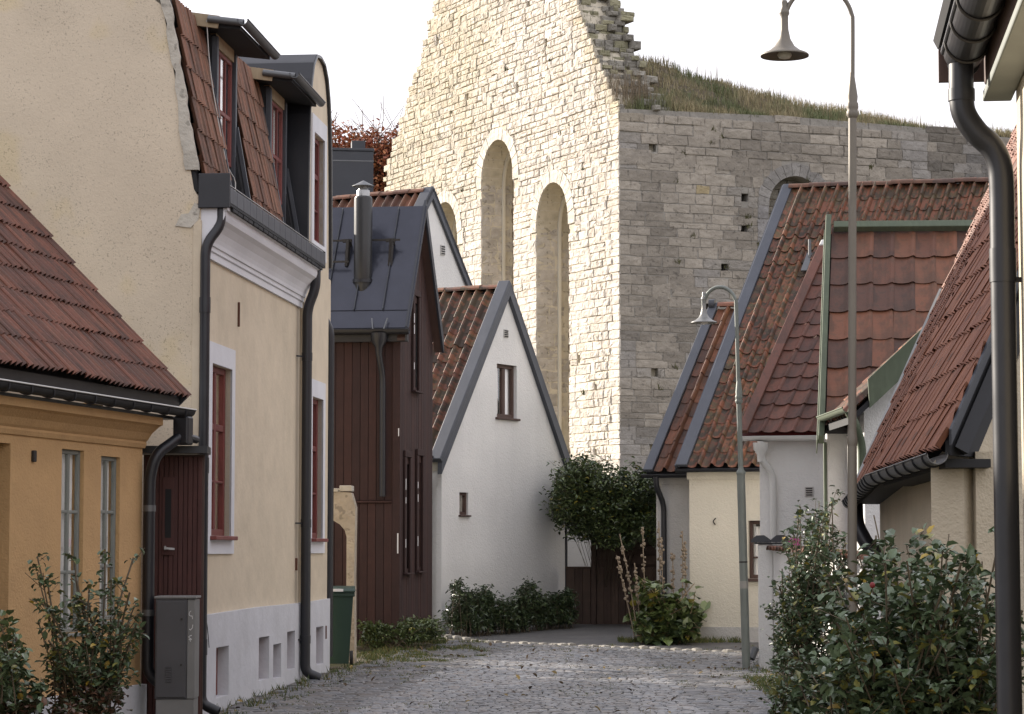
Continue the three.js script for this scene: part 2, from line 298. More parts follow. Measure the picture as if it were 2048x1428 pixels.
// ---------------------------------------------------------------- windows
// a window in a wall frame: casement bars as the part, panes and sill as its pieces; the opening is cut by the caller
function windowIn(parent, fr, x0, x1, y0, y1, o = {}) {
  const { recess = 0.1, w = 0.06, m = mt.redPaint, mull = [], trans = [], sill = null, back = mt.room, depth = 0.06, bars = 0.03, name = 'window', curtain } = o;
  const g = [rb(fr, x0, x0 + w, y0, y1, -recess - depth, -recess), rb(fr, x1 - w, x1, y0, y1, -recess - depth, -recess), rb(fr, x0 + w, x1 - w, y1 - w, y1, -recess - depth, -recess - 0.001), rb(fr, x0 + w, x1 - w, y0, y0 + w, -recess - depth, -recess - 0.001)];
  for (const t of mull) { const x = lerp(x0, x1, t[0] ?? t), b = t[1] ?? w * 0.9; g.push(rb(fr, x - b / 2, x + b / 2, y0 + w, y1 - w, -recess - depth + 0.004, -recess - 0.003)); }
  for (const t of trans) { const y = lerp(y0, y1, t[0] ?? t), b = t[1] ?? bars; g.push(rb(fr, x0 + w, x1 - w, y - b / 2, y + b / 2, -recess - depth + 0.006, -recess - 0.006)); }
  const f = part(name, g, m, parent);
  part('pane', bx(fr, x0 + w * 0.6, x1 - w * 0.6, y0 + w * 0.6, y1 - w * 0.6, -recess - depth * 0.62, -recess - depth * 0.62 + 0.003), mt.glass, f);
  if (back) part('dark_room', bx(fr, x0 - 0.02, x1 + 0.02, y0 - 0.02, y1 + 0.02, -recess - 0.62, -recess - 0.58), back, f);
  if (curtain) for (const [a, b, c, d] of curtain) {
    const xs = lerp(x0, x1, a), xe = lerp(x0, x1, b), pts = [], nn = 14;
    for (let i = 0; i <= nn; i++) pts.push([lerp(xs, xe, i / nn), 0.015 * Math.sin(i * 2.1)]);
    for (let i = nn; i >= 0; i--) pts.push([lerp(xs, xe, i / nn), 0.015 * Math.sin(i * 2.1) - 0.006]);
    part('curtain', ex(new Frame(fr.p(0, lerp(y0, y1, c), -recess - depth - 0.035), fr.x, fr.z, fr.y), pts, null, 0, (y1 - y0) * (d - c)), mt.curtain, f);
  }
  if (sill) part('sill', rb(fr, x0 - sill.over, x1 + sill.over, y0 - sill.h, y0 - 0.002, -recess - 0.02, sill.out), sill.m || m, f);
  return f;
}
mt.redWood = [[0.042, 0.016, 0.0125], [0.035, 0.0135, 0.011], [0.048, 0.018, 0.0135]].map((c) => M(...c, 0.8, { map: C.wood, bumpMap: B.wood, bumpScale: 0.003 }));
mt.roofSheet = M(0.045, 0.049, 0.068, 0.24, { metalness: 0.35, map: C.metal, bumpMap: B.metal, bumpScale: 0.012 });
mt.slateDark = M(0.036, 0.040, 0.050, 0.5, { map: C.metal });
mt.slateBlue = M(0.066, 0.073, 0.090, 0.5, { map: C.metal, bumpMap: B.metal, bumpScale: 0.004 });
mt.flue = M(0.028, 0.029, 0.031, 0.36, { map: C.metal });
mt.gateWood = [M(0.10, 0.066, 0.050, 0.85, { map: C.wood, bumpMap: B.wood, bumpScale: 0.004 }), M(0.082, 0.053, 0.041, 0.85, { map: C.wood, bumpMap: B.wood, bumpScale: 0.004 })];
mt.lampGrey = M(0.24, 0.24, 0.23, 0.4, { map: C.metal, metalness: 0.3 });
mt.lampBand = M(0.30, 0.29, 0.26, 0.6, { map: C.metal });
mt.roseRed = M(0.35, 0.02, 0.02, 0.6);
mt.gateRed = M(0.075, 0.026, 0.022, 0.75, { map: C.wood, bumpMap: B.wood, bumpScale: 0.003 });
mt.limeMortar = M(0.56, 0.51, 0.41, 0.97, { map: C.stone, bumpMap: B.stone, bumpScale: 0.02 });
mt.roseRed.color.setRGB(0.16, 0.01, 0.012);
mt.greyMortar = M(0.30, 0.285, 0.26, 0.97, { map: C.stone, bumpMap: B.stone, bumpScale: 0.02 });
mt.seedStem = M(0.22, 0.175, 0.125, 0.9);
// ---------------------------------------------------------------- sky: thin bright high cloud
{
  const w = 512, h = 256, d = new Float32Array(w * h * 4);
  for (let j = 0; j < h; j++) for (let i = 0; i < w; i++) {
    const v = (j + 0.5) / h, el = (v - 0.5) * Math.PI, k = (j * w + i) * 4;
    const u = i / w, cl = fbm(u, v * 0.5, 6, 5, 0.55), up = clamp(Math.sin(el), 0, 1);
    const L = 0.60 * (el < 0 ? 0.25 : 1.0 + 0.10 * (cl - 0.5));
    const bl = 0.12 * up + 0.10 * (0.5 - cl);
    d[k] = L * (1.0 - 0.45 * bl); d[k + 1] = L * (0.982 - 0.3 * bl); d[k + 2] = L * (1.03 + 0.2 * bl); d[k + 3] = 1;
  }
  const t = new THREE.DataTexture(d, w, h, THREE.RGBAFormat, THREE.FloatType);
  t.mapping = THREE.EquirectangularReflectionMapping; t.magFilter = t.minFilter = THREE.LinearFilter; t.wrapS = THREE.RepeatWrapping; t.needsUpdate = true;
  scene.background = t; scene.environment = t;
}
// ---------------------------------------------------------------- ground and street
const GT = [[-20, -0.3], [0, -0.22], [18, -0.15], [25.5, -0.06], [30, 0.0], [33.5, 0.045], [37, 0.10], [39, 0.17], [43, 0.28], [50, 0.5], [66, 0.9], [140, 1.6], [400, 2]];
function gy(x, d) { return table(GT, d) + 0.13 * sst(0.3, 2.0, -x) * sst(34.5, 38.5, d) * (1 - sst(44, 52, d)) + 0.012 * (noise2(x * 0.9, d * 0.9) - 0.5); }
function sheet(x0, x1, d0, d1, nx, nd, lift, inside) {
  const pos = [], idx = [];
  for (let j = 0; j <= nd; j++) for (let i = 0; i <= nx; i++) { const x = lerp(x0, x1, i / nx), d = lerp(d0, d1, j / nd); pos.push(x, gy(x, d) + lift, -d); }
  for (let j = 0; j < nd; j++) for (let i = 0; i < nx; i++) {
    const a = j * (nx + 1) + i, b = a + 1, c = a + nx + 1, e = c + 1;
    if (inside && !inside(lerp(x0, x1, (i + 0.5) / nx), lerp(d0, d1, (j + 0.5) / nd))) continue;
    idx.push(a, b, e, a, e, c);
  }
  const g = new THREE.BufferGeometry(); g.setAttribute('position', new THREE.Float32BufferAttribute(pos, 3)); g.setAttribute('uv', new THREE.Float32BufferAttribute(new Float32Array(pos.length / 3 * 2), 2)); g.setIndex(idx); return smooth(g);
}
mt.earth = M(0.155, 0.135, 0.105, 0.95, { map: C.earth, bumpMap: B.stone, bumpScale: 0.03 });
mt.asphalt = M(0.15, 0.145, 0.14, 0.85, { map: C.asphalt, bumpMap: B.stone, bumpScale: 0.008 });
{
  const far = [sheet(-300, 300, 48, 500, 40, 40, -0.09), sheet(-300, -30, -40, 48, 10, 40, -0.09), sheet(30, 300, -40, 48, 10, 40, -0.09), sheet(-30, 30, -40, 48, 120, 176, -0.045)];
  struct('ground', far, mt.earth);
}
// the cobbled lane: rows of small setts across the lane, larger slabs along both edges
const laneL = (d) => table([[14, -4.6], [25.5, -3.05], [33, -2.3], [36, -1.75], [38.2, -1.1], [39.6, -0.9]], d);
const laneR = (d) => table([[14, 3.0], [26, 3.4], [33.4, 3.3], [36, 4.6], [37, 5.2], [39.2, 5.2]], d);
const kerbD = (x) => 39.6 - 0.6 * (x + 0.95);
const street = struct('street', [sheet(-4.7, 5.4, 18, 39.9, 90, 160, -0.022, (x, d) => x > laneL(d) - 0.1 && x < laneR(d) + 0.1 && d < kerbD(x) + 0.15)], mt.earth);
street.material = mt.earth;
function blockGeo(c, hx, hz, col, turn, h = 0.055, dome = 0.014) {     // a worn sett: flat domed top with rounded shoulders
  const g = [], cs = Math.cos(turn), sn = Math.sin(turn), P = (x, y, z) => [c.x + x * cs - z * sn, c.y + y, c.z + x * sn + z * cs];
  const ring = (k, y, j) => { const o = []; for (const [a, b] of [[-1, -1], [0, -1.04], [1, -1], [1.04, 0], [1, 1], [0, 1.04], [-1, 1], [-1.04, 0]]) o.push(P(a * hx * k + R(-j, j), y + R(-j, j) * 0.35, b * hz * k + R(-j, j))); return o; };
  const r0 = ring(1, -h, 0.002), r1 = ring(0.97, -dome * 1.1, 0.005), r2 = ring(0.74, -dome * 0.12, 0.006), top = P(R(-0.01, 0.01), dome * 0.2, 0);
  const T = (a, b, d) => g.push(...a, ...b, ...d);
  for (let i = 0; i < 8; i++) { const j = (i + 1) % 8; T(r0[i], r1[j], r0[j]); T(r0[i], r1[i], r1[j]); T(r1[i], r2[j], r1[j]); T(r1[i], r2[i], r2[j]); T(r2[i], top, r2[j]); }
  const q = new THREE.BufferGeometry(); q.setAttribute('position', new THREE.Float32BufferAttribute(g, 3)); q.computeVertexNormals();
  q.setAttribute('uv', new THREE.Float32BufferAttribute(new Float32Array(g.length / 3 * 2), 2));
  const cc = new Float32Array(g.length); for (let i = 0; i < g.length; i += 3) { cc[i] = col[0]; cc[i + 1] = col[1]; cc[i + 2] = col[2]; }
  q.setAttribute('color', new THREE.BufferAttribute(cc, 3)); return q;
}
{
  const near = [], rest = []; let d = 24.6, row = 0;
  const turnBase = Math.atan2(0.0952, 1);
  while (d < 39.6) {
    const dep = R(0.085, 0.11); let x = -4.6 + R(0.15);
    while (x < 5.3) {
      const dd = d + 0.0952 * -x * 0.6 + 0.05 * Math.sin(x * 1.3) + 0.03 * (noise2(x, d) - 0.5);
      const edge = x < laneL(dd) + 1.25 || (x > 1.9 && dd < 35.5);
      const L = edge ? R(0.15, 0.26) : R(0.085, 0.145);
      const cx = x + L / 2; x += L + R(0.008, 0.02);
      if (cx < laneL(dd) || cx > laneR(dd) || dd > kerbD(cx) - 0.12) continue;
      const moss = noise2(cx * 1.1 + 9, dd * 0.45); if (edge && moss > 0.86) continue;
      const b = R(0.21, 0.31) * (edge ? 0.68 : lerp(0.75, 1.1, sst(0.35, 0.65, noise2(cx * 0.9 + 40, dd * 0.25)))), t = R(), col = t < 0.6 ? [b * 0.97, b * 0.98, b * 1.02] : t < 0.85 ? [b * 1.02, b * 0.96, b * 0.93] : [b * 0.92, b * 0.97, b * 1.06];
      const g = blockGeo(new THREE.Vector3(cx, gy(cx, dd) + R(-0.005, 0.005) + (edge ? -0.004 : 0.004), -dd), L / 2, dep / 2 * 0.95, col, turnBase * 0.6 + R(-0.05, 0.05), 0.05, edge ? 0.009 : 0.006);
      (dd > 25.5 && near.length < 300 && Math.abs(cx) < 5 ? near : rest).push(g);
    }
    d += dep + R(0.006, 0.014); row++;
  }
  for (const g of near) part('cobblestone', g, mt.cobble, street, { color: true });
  part('cobblestones', rest, mt.cobble, street, { color: true, kind: 'stuff' });
}
// asphalt of the cross lane beyond the setts, with a low kerb of granite blocks
struct('path', [sheet(-2.2, 9, 32, 44.6, 140, 160, -0.012, (x, d) => d > kerbD(x) && (x > 3.6 || d > 36.4))], mt.asphalt);
{ const K = struct('kerb', [sheet(-1.5, 5.4, 34, 40, 60, 60, -0.03, (x, d) => Math.abs(d - kerbD(x)) < 0.12)], mt.earth);
  for (let x = -1.15; x < 5.2; x += R(0.11, 0.17)) { const cx = x, d = kerbD(cx) + R(-0.03, 0.03), b = R(0.20, 0.30); part('kerb_stone', blockGeo(new THREE.Vector3(cx, gy(cx, d) + R(0.006, 0.034), -d), R(0.055, 0.075), R(0.06, 0.085), [b, b * 0.96, b * 0.88], -0.54 + R(-0.16, 0.16), 0.1, 0.03), mt.stone, K, { color: true }); } }
// ---------------------------------------------------------------- the church ruin
const ruin = thing('church_ruin', 'ruined limestone church with tall lancet windows and grass growing on its broken wall', 'church ruin', V(2.85, 0.9, 66));
{
  const C0 = V(2.85, 0, 66), dl = H2(-0.5, 1), nl = new THREE.Vector3(-0.8944, 0, 0.4472), dr = H2(2.6, 1), nr = new THREE.Vector3(0.359, 0, 0.933);
  const L = new Frame(C0, dl, UP, nl), D = new Frame(C0, dr, UP, nr);
  const rightEdge = (v) => v < 13.5 ? 0 : table([[13.5, 0.05], [13.8, 0.4], [15.2, 1.5], [16.8, 2.5], [18.5, 3.6], [22.4, 6.6]], v);
  const leftEdge = (v) => v < 13.9 ? 15.45 : table([[13.9, 15.4], [15.1, 14.35], [16.5, 13.2], [17.6, 12.45], [18.6, 11.7], [22.4, 8.2]], v);
  // lancets: left, right, spring height, apex
  const lan = [[2.86, 4.82, 10.55, 11.86], [6.28, 8.39, 12.25, 13.58], [10.0, 11.95, 10.75, 12.2]], sillV = 2.2, ringW = 0.36;
  const arch = (l, grow = 0) => { const [a, b, s, t] = l, c = (a + b) / 2, hw = (b - a) / 2 + grow, H = t - s + grow, o = []; for (let i = 0; i <= 14; i++) { const q = i / 14 * Math.PI; o.push([c + Math.cos(q) * hw, s + Math.pow(Math.sin(q), 0.86) * H]); } return o; };
  const outline = (l, grow = 0) => [[l[1] + grow, sillV], ...arch(l, grow), [l[0] - grow, sillV]];
  const halfAt = (l, v, grow) => { if (v < l[2]) return (l[1] - l[0]) / 2 + grow; const k = (v - l[2]) / (l[3] - l[2] + grow); return k >= 1 ? -1 : Math.sqrt(Math.max(0, 1 - Math.pow(k, 2.2))) * ((l[1] - l[0]) / 2 + grow); };
  const holes = [[1.33, 5.95], [2.3, 6.8], [1.35, 4.2], [5.3, 17.2], [11.5, 17.3], [4.2, 15.9], [6.0, 14.9], [9.4, 15.2]], dh = [[0.98, 12.35], [3.72, 11.14], [3.7, 10.3], [1.02, 6.31], [0.95, 4.3], [2.6, 8.1], [3.1, 9.2]];
  // core of the gable wall, with real openings
  const oc = [[0.06, -1]]; for (let v = 0; v < 22.3; v += 0.35) oc.push([rightEdge(v) + 0.10 + (v > 13.5 ? R(0, 0.14) : 0), v]);
  for (let v = 22.2; v > 0; v -= 0.35) oc.push([leftEdge(v) - 0.12 - R(0, 0.16), v]); oc.push([15.3, -1]);
  const core = part('gable_wall', ex(L, oc, [...lan.map((l) => outline(l)), ...holes.map((q) => rect(q[0] - 0.085, q[0] + 0.085, q[1] - 0.11, q[1] + 0.11))], -1.15, -0.01), mt.limeMortar, ruin);
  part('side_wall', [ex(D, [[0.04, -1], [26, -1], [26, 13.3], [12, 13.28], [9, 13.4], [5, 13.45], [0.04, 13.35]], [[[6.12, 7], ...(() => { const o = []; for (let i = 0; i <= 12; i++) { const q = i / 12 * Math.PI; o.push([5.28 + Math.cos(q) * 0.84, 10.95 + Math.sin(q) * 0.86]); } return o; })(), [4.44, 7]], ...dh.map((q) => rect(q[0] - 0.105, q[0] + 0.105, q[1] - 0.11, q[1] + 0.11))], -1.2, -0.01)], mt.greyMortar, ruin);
  part('window_infill', bx(D, 4.3, 6.3, 6.8, 12.6, -0.62, -0.55), mt.oldPlaster, ruin);
  // stones, each a rough block standing proud of the mortar
  function stone(fr, u, v, w, h, proud, col, bev = 0.16, jz = 1) {
    const g = [], j = Math.min(w, h) * 0.09, P = (x, y, z) => { const q = fr.p(u + x, v + y, z); return [q.x, q.y, q.z]; };
    const rg = (kx, ky, z, jj, jz) => [[-1, -1], [0, -1], [1, -1], [1, 0], [1, 1], [0, 1], [-1, 1], [-1, 0]].map(([a, b]) => P(a * w / 2 * kx + R(-jj, jj), b * h / 2 * ky + R(-jj, jj), z + R(-jz, jz)));
    const bw = clamp(0.024 / w, 0.03, bev), bh = clamp(0.02 / h, 0.05, bev);
    const r0 = rg(1, 1, -0.03, j * 0.6, 0), r1 = rg(1 - bw, 1 - bh, proud * 0.75, j * 0.7, 0.009 * jz), r2 = rg(0.6, 0.55, proud, j * 1.5, 0.011 * jz), c = P(R(-j, j), R(-j, j), proud + R(-0.014, 0.010) * jz);
    const T = (a, b, d) => g.push(...a, ...b, ...d);
    for (let i = 0; i < 8; i++) { const k = (i + 1) % 8; T(r0[i], r0[k], r1[k]); T(r0[i], r1[k], r1[i]); T(r1[i], r1[k], r2[k]); T(r1[i], r2[k], r2[i]); T(r2[i], r2[k], c); }
    const q = new THREE.BufferGeometry(); q.setAttribute('position', new THREE.Float32BufferAttribute(g, 3)); q.computeVertexNormals(); q.setAttribute('uv', new THREE.Float32BufferAttribute(new Float32Array(g.length / 3 * 2), 2));
    const cc = new Float32Array(g.length); for (let i = 0; i < g.length; i += 3) { cc[i] = col[0]; cc[i + 1] = col[1]; cc[i + 2] = col[2]; } q.setAttribute('color', new THREE.BufferAttribute(cc, 3)); q.userData.size = w * h; return q;
  }
  const limestone = (b, t) => t < 0.5 ? [b, b * 0.93, b * 0.835] : t < 0.8 ? [b * 1.05, b * 0.975, b * 0.885] : [b * 0.98, b * 0.885, b * 0.77];
  const inLan = (u, v, g) => lan.some((l) => Math.abs(u - (l[0] + l[1]) / 2) < halfAt(l, v, g) && v > sillV);
  const stonesL = [], stonesD = [];
  let v = 2.4;
  while (v < 22.2) {
    const h = R(0.13, 0.235) * (v < 12 ? 1.08 : 1); let u = rightEdge(v + h / 2) - R(0, 0.14) * (v > 13.6 ? 1 : 0.08); const end = leftEdge(v + h / 2) + R(-0.1, 0.16), phase = R(10), row = v;
    let first = true;
    while (u < end) {
      const ash = first && v < 13.4 || lan.some((l) => Math.abs(u + 0.2 - (l[0] + l[1]) / 2) < (l[1] - l[0]) / 2 + 0.9 && v < l[2] - 0.6);
      let w = ash ? R(0.36, 0.72) : R(0.16, 0.52); let hh = h;
      let cu = u + w / 2, cv = v + h / 2 + 0.035 * (noise2(u * 0.6 + 3, v * 0.7) - 0.5) * 2; first = false;
      if (!ash && R() < 0.10) { hh = h * 1.5; }
      const l = lan.find((q) => { const m = (q[0] + q[1]) / 2, e = halfAt(q, cv, v > q[2] - 0.3 ? ringW : 0.0); return e > 0 && cu + w / 2 > m - e && cu - w / 2 < m + e && v > sillV; });
      if (l) {
        const m = (l[0] + l[1]) / 2, e = halfAt(l, cv, v > l[2] - 0.3 ? ringW : 0.0);
        if (cu < m) { const w2 = m - e - u; if (w2 > 0.1) { w = w2; cu = u + w / 2; u += w + 0.012; } else { u = m + e + 0.004; continue; } }
        else { u = m + e + 0.004; continue; }
      } else u += w + R(0.003, 0.014);
      if (cu + w / 2 > end + 0.1) break;
      const hq = holes.find((q) => Math.abs(q[0] - cu) < w * 0.5 + 0.07 && Math.abs(q[1] - cv) < 0.13); if (hq) { for (const [a, b] of [[cu - w / 2, hq[0] - 0.08], [hq[0] + 0.08, cu + w / 2]]) if (b - a > 0.06) stonesL.push(stone(L, (a + b) / 2, cv, b - a, h * 0.97, 0.02, limestone(0.55, R()))); continue; }
      const och = 0.7 * sst(7.2, 12.5, cu + 0.5 * (cv - 13) + 4.5 * (noise2(cu * 0.55 + 7, cv * 0.55) - 0.5)) * sst(8.5, 12.5, cv + 1.5 * noise2(cu, cv)) * R(0.55, 1) + sst(0.6, 0, cu) * sst(12.2, 13.6, cv) * 0.9 + 0.9 * sst(0.7, 0.0, cu - rightEdge(cv)) * sst(13, 14, cv) * R(0.2, 1), b = R(0.50, 0.64) * (ash ? 1.06 : 1);
      const c0 = limestone(b, R()), col = [c0[0] * lerp(1, 0.80, och), c0[1] * lerp(1, 0.75, och), c0[2] * lerp(1, 0.57, och)];
      stonesL.push(stone(L, cu, cv, w, hh * 0.97, (ash ? R(0.004, 0.014) : R(0.006, 0.040)), col, ash ? 0.08 : 0.16));
    }
    v += h + R(0.004, 0.014);
  }
  // arch rings of long dressed voussoirs
  for (const l of lan) {
    const c = (l[0] + l[1]) / 2, n = 15, o = arch(l), oo = arch(l, ringW); o.length;
    const at = (q, g) => { const hw = (l[1] - l[0]) / 2 + g, H = l[3] - l[2] + g; return [c + Math.cos(q) * hw, l[2] + Math.pow(Math.sin(q), 0.86) * H]; };
    for (let i = 0; i < n; i++) {
      const q0 = Math.PI * (i + 0.04) / n, q1 = Math.PI * (i + 0.96) / n, gr = ringW * R(0.9, 1.08), b = R(0.56, 0.66);
      const pts = [at(q0, 0.0), at(q0, gr), at((q0 + q1) / 2, gr), at(q1, gr), at(q1, 0.0), at((q0 + q1) / 2, 0.0)];
      const g = ex(L, pts, null, -0.65, 0.022 + R(0, 0.014)), cc = new Float32Array(g.attributes.position.count * 3); for (let k = 0; k < cc.length; k += 3) { cc[k] = b; cc[k + 1] = b * 0.94; cc[k + 2] = b * 0.83; }
      g.setAttribute('color', new THREE.BufferAttribute(cc, 3)); part('voussoir', g, mt.stone, ruin, { color: true });
    }
    // dressed jamb blocks on the reveal that faces the lane, an inner moulding and rubble blocking
    const J = new Frame(L.p(l[1], 0, 0), nl.clone().negate(), UP, dl.clone().negate());   // u into the wall, z towards the opening
    const J2 = new Frame(L.p(l[0], 0, 0), nl.clone().negate(), UP, dl.clone());
    for (const [Jf, list] of [[J, stonesL], [J2, stonesL]]) for (let y = sillV; y < l[2];) { const h = R(0.24, 0.42); let x = 0.0; while (x < 0.62) { const w = R(0.26, 0.66), b = R(0.40, 0.52); list.push(stone(Jf, x + w / 2, y + h / 2, w, h * 0.985, 0.006, limestone(b, R(0.7)), 0.05)); x += w + 0.006; } y += h + 0.004; }
    const inner = arch([l[0] + 0.02, l[1] - 0.02, l[2], l[3] - 0.02]), inn2 = arch([l[0] + 0.10, l[1] - 0.10, l[2], l[3] - 0.10]);
    part('inner_moulding', ex(L, [[l[1] - 0.02, sillV], ...inner, [l[0] + 0.02, sillV], [l[0] + 0.10, sillV], ...inn2.slice().reverse(), [l[1] - 0.10, sillV]], null, -0.74, -0.66), mt.cream, ruin);
    part('window_infill', bx(L, l[0] - 0.2, l[1] + 0.2, sillV, l[3] + 0.2, -1.14, -1.06), mt.oldPlaster, ruin);
    const I = new Frame(L.p(0, 0, -1.06), dl, UP, nl);
    for (let y = sillV; y < l[3];) { const h = R(0.14, 0.26); for (let x = l[0]; x < l[1];) { const w = R(0.2, 0.5), b = R(0.20, 0.30); stonesD.push(stone(I, x + w / 2, y + h / 2, w, h, R(0.02, 0.07), [b * 1.1, b * 0.88, b * 0.62])); x += w + 0.02; } y += h + 0.012; }
  }
  // shaded long wall: longer, flatter, greyer blocks
  v = 2.4;
  while (v < 13.35) {
    const h = R(0.13, 0.33); let u = 0.0;
    while (u < 14.5) {
      let w = R(0.3, 0.95), cu = u + w / 2; const cv = v + h / 2;
      const kk = cv < 7 ? 0 : cv < 10.95 ? 1.18 : Math.sqrt(Math.max(0, 1 - ((cv - 10.95) / 1.2) ** 2)) * 1.18;
      if (kk > 0 && u + w > 5.28 - kk && u < 5.28 + kk) { if (u < 5.28 - kk - 0.12) { w = 5.28 - kk - u; cu = u + w / 2; u = 5.28 + kk; } else { u = 5.28 + kk; continue; } }
      else u += w + R(0.006, 0.016);
      if (cv > 13.2 + 0.25 * noise2(cu, 3)) continue;
      const hq = dh.find((q) => Math.abs(q[0] - cu) < w * 0.5 + 0.1 && Math.abs(q[1] - cv) < 0.17); if (hq) { for (const [a, b] of [[cu - w / 2, hq[0] - 0.1], [hq[0] + 0.1, cu + w / 2]]) if (b - a > 0.06) { const q = R(0.27, 0.33); stonesD.push(stone(D, (a + b) / 2, cv, b - a, h * 0.98, 0.012, [q * 1.02, q * 0.95, q * 0.86], 0.08)); } continue; }
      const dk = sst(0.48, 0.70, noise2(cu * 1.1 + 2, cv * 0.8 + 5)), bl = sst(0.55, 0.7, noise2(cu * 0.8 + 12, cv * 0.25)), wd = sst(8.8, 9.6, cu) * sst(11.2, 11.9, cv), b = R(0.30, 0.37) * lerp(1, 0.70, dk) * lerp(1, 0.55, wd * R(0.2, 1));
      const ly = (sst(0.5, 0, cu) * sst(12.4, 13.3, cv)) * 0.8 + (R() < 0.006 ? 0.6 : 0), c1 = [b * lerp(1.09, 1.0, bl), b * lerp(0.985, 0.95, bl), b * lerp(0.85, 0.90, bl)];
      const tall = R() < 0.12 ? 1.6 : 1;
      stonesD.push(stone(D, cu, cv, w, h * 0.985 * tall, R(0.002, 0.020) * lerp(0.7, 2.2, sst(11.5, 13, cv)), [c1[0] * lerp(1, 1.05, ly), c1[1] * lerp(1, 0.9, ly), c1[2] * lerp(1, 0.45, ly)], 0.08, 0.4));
    }
    v += h + R(0.004, 0.012);
  }
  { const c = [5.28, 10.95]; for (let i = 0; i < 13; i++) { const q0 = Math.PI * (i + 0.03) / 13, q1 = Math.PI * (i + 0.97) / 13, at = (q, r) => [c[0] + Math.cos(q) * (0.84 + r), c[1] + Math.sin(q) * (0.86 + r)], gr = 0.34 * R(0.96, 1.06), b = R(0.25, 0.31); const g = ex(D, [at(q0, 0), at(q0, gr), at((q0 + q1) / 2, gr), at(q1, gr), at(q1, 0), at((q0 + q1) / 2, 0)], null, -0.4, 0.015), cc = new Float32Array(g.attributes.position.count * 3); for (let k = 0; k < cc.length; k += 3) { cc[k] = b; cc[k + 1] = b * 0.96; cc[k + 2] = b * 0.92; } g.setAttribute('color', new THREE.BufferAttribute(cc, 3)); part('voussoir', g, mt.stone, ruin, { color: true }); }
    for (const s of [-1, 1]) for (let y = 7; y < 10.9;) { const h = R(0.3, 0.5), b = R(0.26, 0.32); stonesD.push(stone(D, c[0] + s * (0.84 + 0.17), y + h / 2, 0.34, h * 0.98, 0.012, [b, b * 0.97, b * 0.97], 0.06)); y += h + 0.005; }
    const I = new Frame(D.p(0, 0, -0.55), dr, UP, nr); for (let y = 7; y < 12.3;) { const h = R(0.14, 0.3); for (let x = 4.4; x < 6.2;) { const w = R(0.2, 0.5), b = R(0.2, 0.3); stonesD.push(stone(I, x + w / 2, y + h / 2, w, h, R(0.02, 0.09), [b, b * 0.93, b * 0.8])); x += w + 0.02; } y += h + 0.015; } }
  // broken end of the gable wall: rough blocks across its thickness, stepping back as it rises
  const E = new Frame(C0, nl.clone().negate(), UP, dl.clone().negate());       // u through the wall, z out of its broken end
  for (let y = 13.35; y < 19.2;) {
    const h = R(0.10, 0.22), back = rightEdge(y + h / 2);
    for (let x = 0.03; x < 1.3;) { const w = R(0.16, 0.45), out = R(-0.05, 0.26) + 0.28 * sst(0.3, 1.2, x), b = R(0.24, 0.36), ly = R() < 0.3 ? 0.6 : 0; const f2 = new Frame(E.p(0, 0, -back - 0.3 + out), E.x, E.y, E.z);
      stonesD.push(stone(f2, x + w / 2, y + h / 2, w, h * 1.02, 0.06, [b, b * 0.95, b * lerp(0.84, 0.5, ly)], 0.12));
      const bq = bx(f2, x, x + w, y, y + h, -0.55, 0.02), cc = new Float32Array(bq.attributes.position.count * 3); for (let k = 0; k < cc.length; k += 3) { cc[k] = b; cc[k + 1] = b * 0.94; cc[k + 2] = b * 0.82; } bq.setAttribute('color', new THREE.BufferAttribute(cc, 3)); stonesD.push(bq); x += w + 0.01; }
    y += h + 0.006;
  }
  const seen = (g) => { g.computeBoundingSphere(); return true; };
  const all = [...stonesL.map((g) => [g, 'l']), ...stonesD.map((g) => [g, 'd'])].filter(([g]) => g.userData.size).sort((a, b) => b[0].userData.size - a[0].userData.size);
  const vis = all.filter(([g]) => { g.computeBoundingSphere(); const c = g.boundingSphere.center, X = c.x / -c.z; return c.y < 17 && c.y > 5 && X > -0.06 && X < 0.1; });
  const big = new Set(vis.slice(0, 300).map((q) => q[0]));
  for (const g of big) part('stone_block', g, mt.stone, ruin, { color: true });
  part('stone_blocks', [...stonesL, ...stonesD].filter((g) => !big.has(g)), mt.stone, ruin, { color: true, kind: 'stuff' });
  // earth and grass on top of the long wall
  const mh = (u, z) => { const top = table([[0, 15.0], [1.6, 15.35], [2.2, 15.4], [4.2, 14.95], [7.2, 14.35], [10.2, 13.75], [12.2, 13.3], [26, 13.2]], u); return lerp(13.32, top, sst(-0.25, 3.6, z)) - 0.5 * sst(4.5, 9, z) + 0.34 * (noise2(u * 1.1, z * 1.2) - 0.5) * sst(0.1, 0.8, z); };
  const pos = [], idx = [], nu = 80, nz = 26; for (let j = 0; j <= nz; j++) for (let i = 0; i <= nu; i++) { const u = lerp(0.25, 16, i / nu), z = lerp(0.06, 9, j / nz), q = D.p(u, mh(u, z), -z); pos.push(q.x, q.y, q.z); }
  for (let j = 0; j < nz; j++) for (let i = 0; i < nu; i++) { const a = j * (nu + 1) + i; idx.push(a, a + 1, a + nu + 2, a, a + nu + 2, a + nu + 1); }
  const mg = new THREE.BufferGeometry(); mg.setAttribute('position', new THREE.Float32BufferAttribute(pos, 3)); mg.setAttribute('uv', new THREE.Float32BufferAttribute(new Float32Array(pos.length / 3 * 2), 2)); mg.setIndex(idx);
  part('earth_mound', smooth(mg), mt.earth, ruin);
  const bl = [], cl = [];
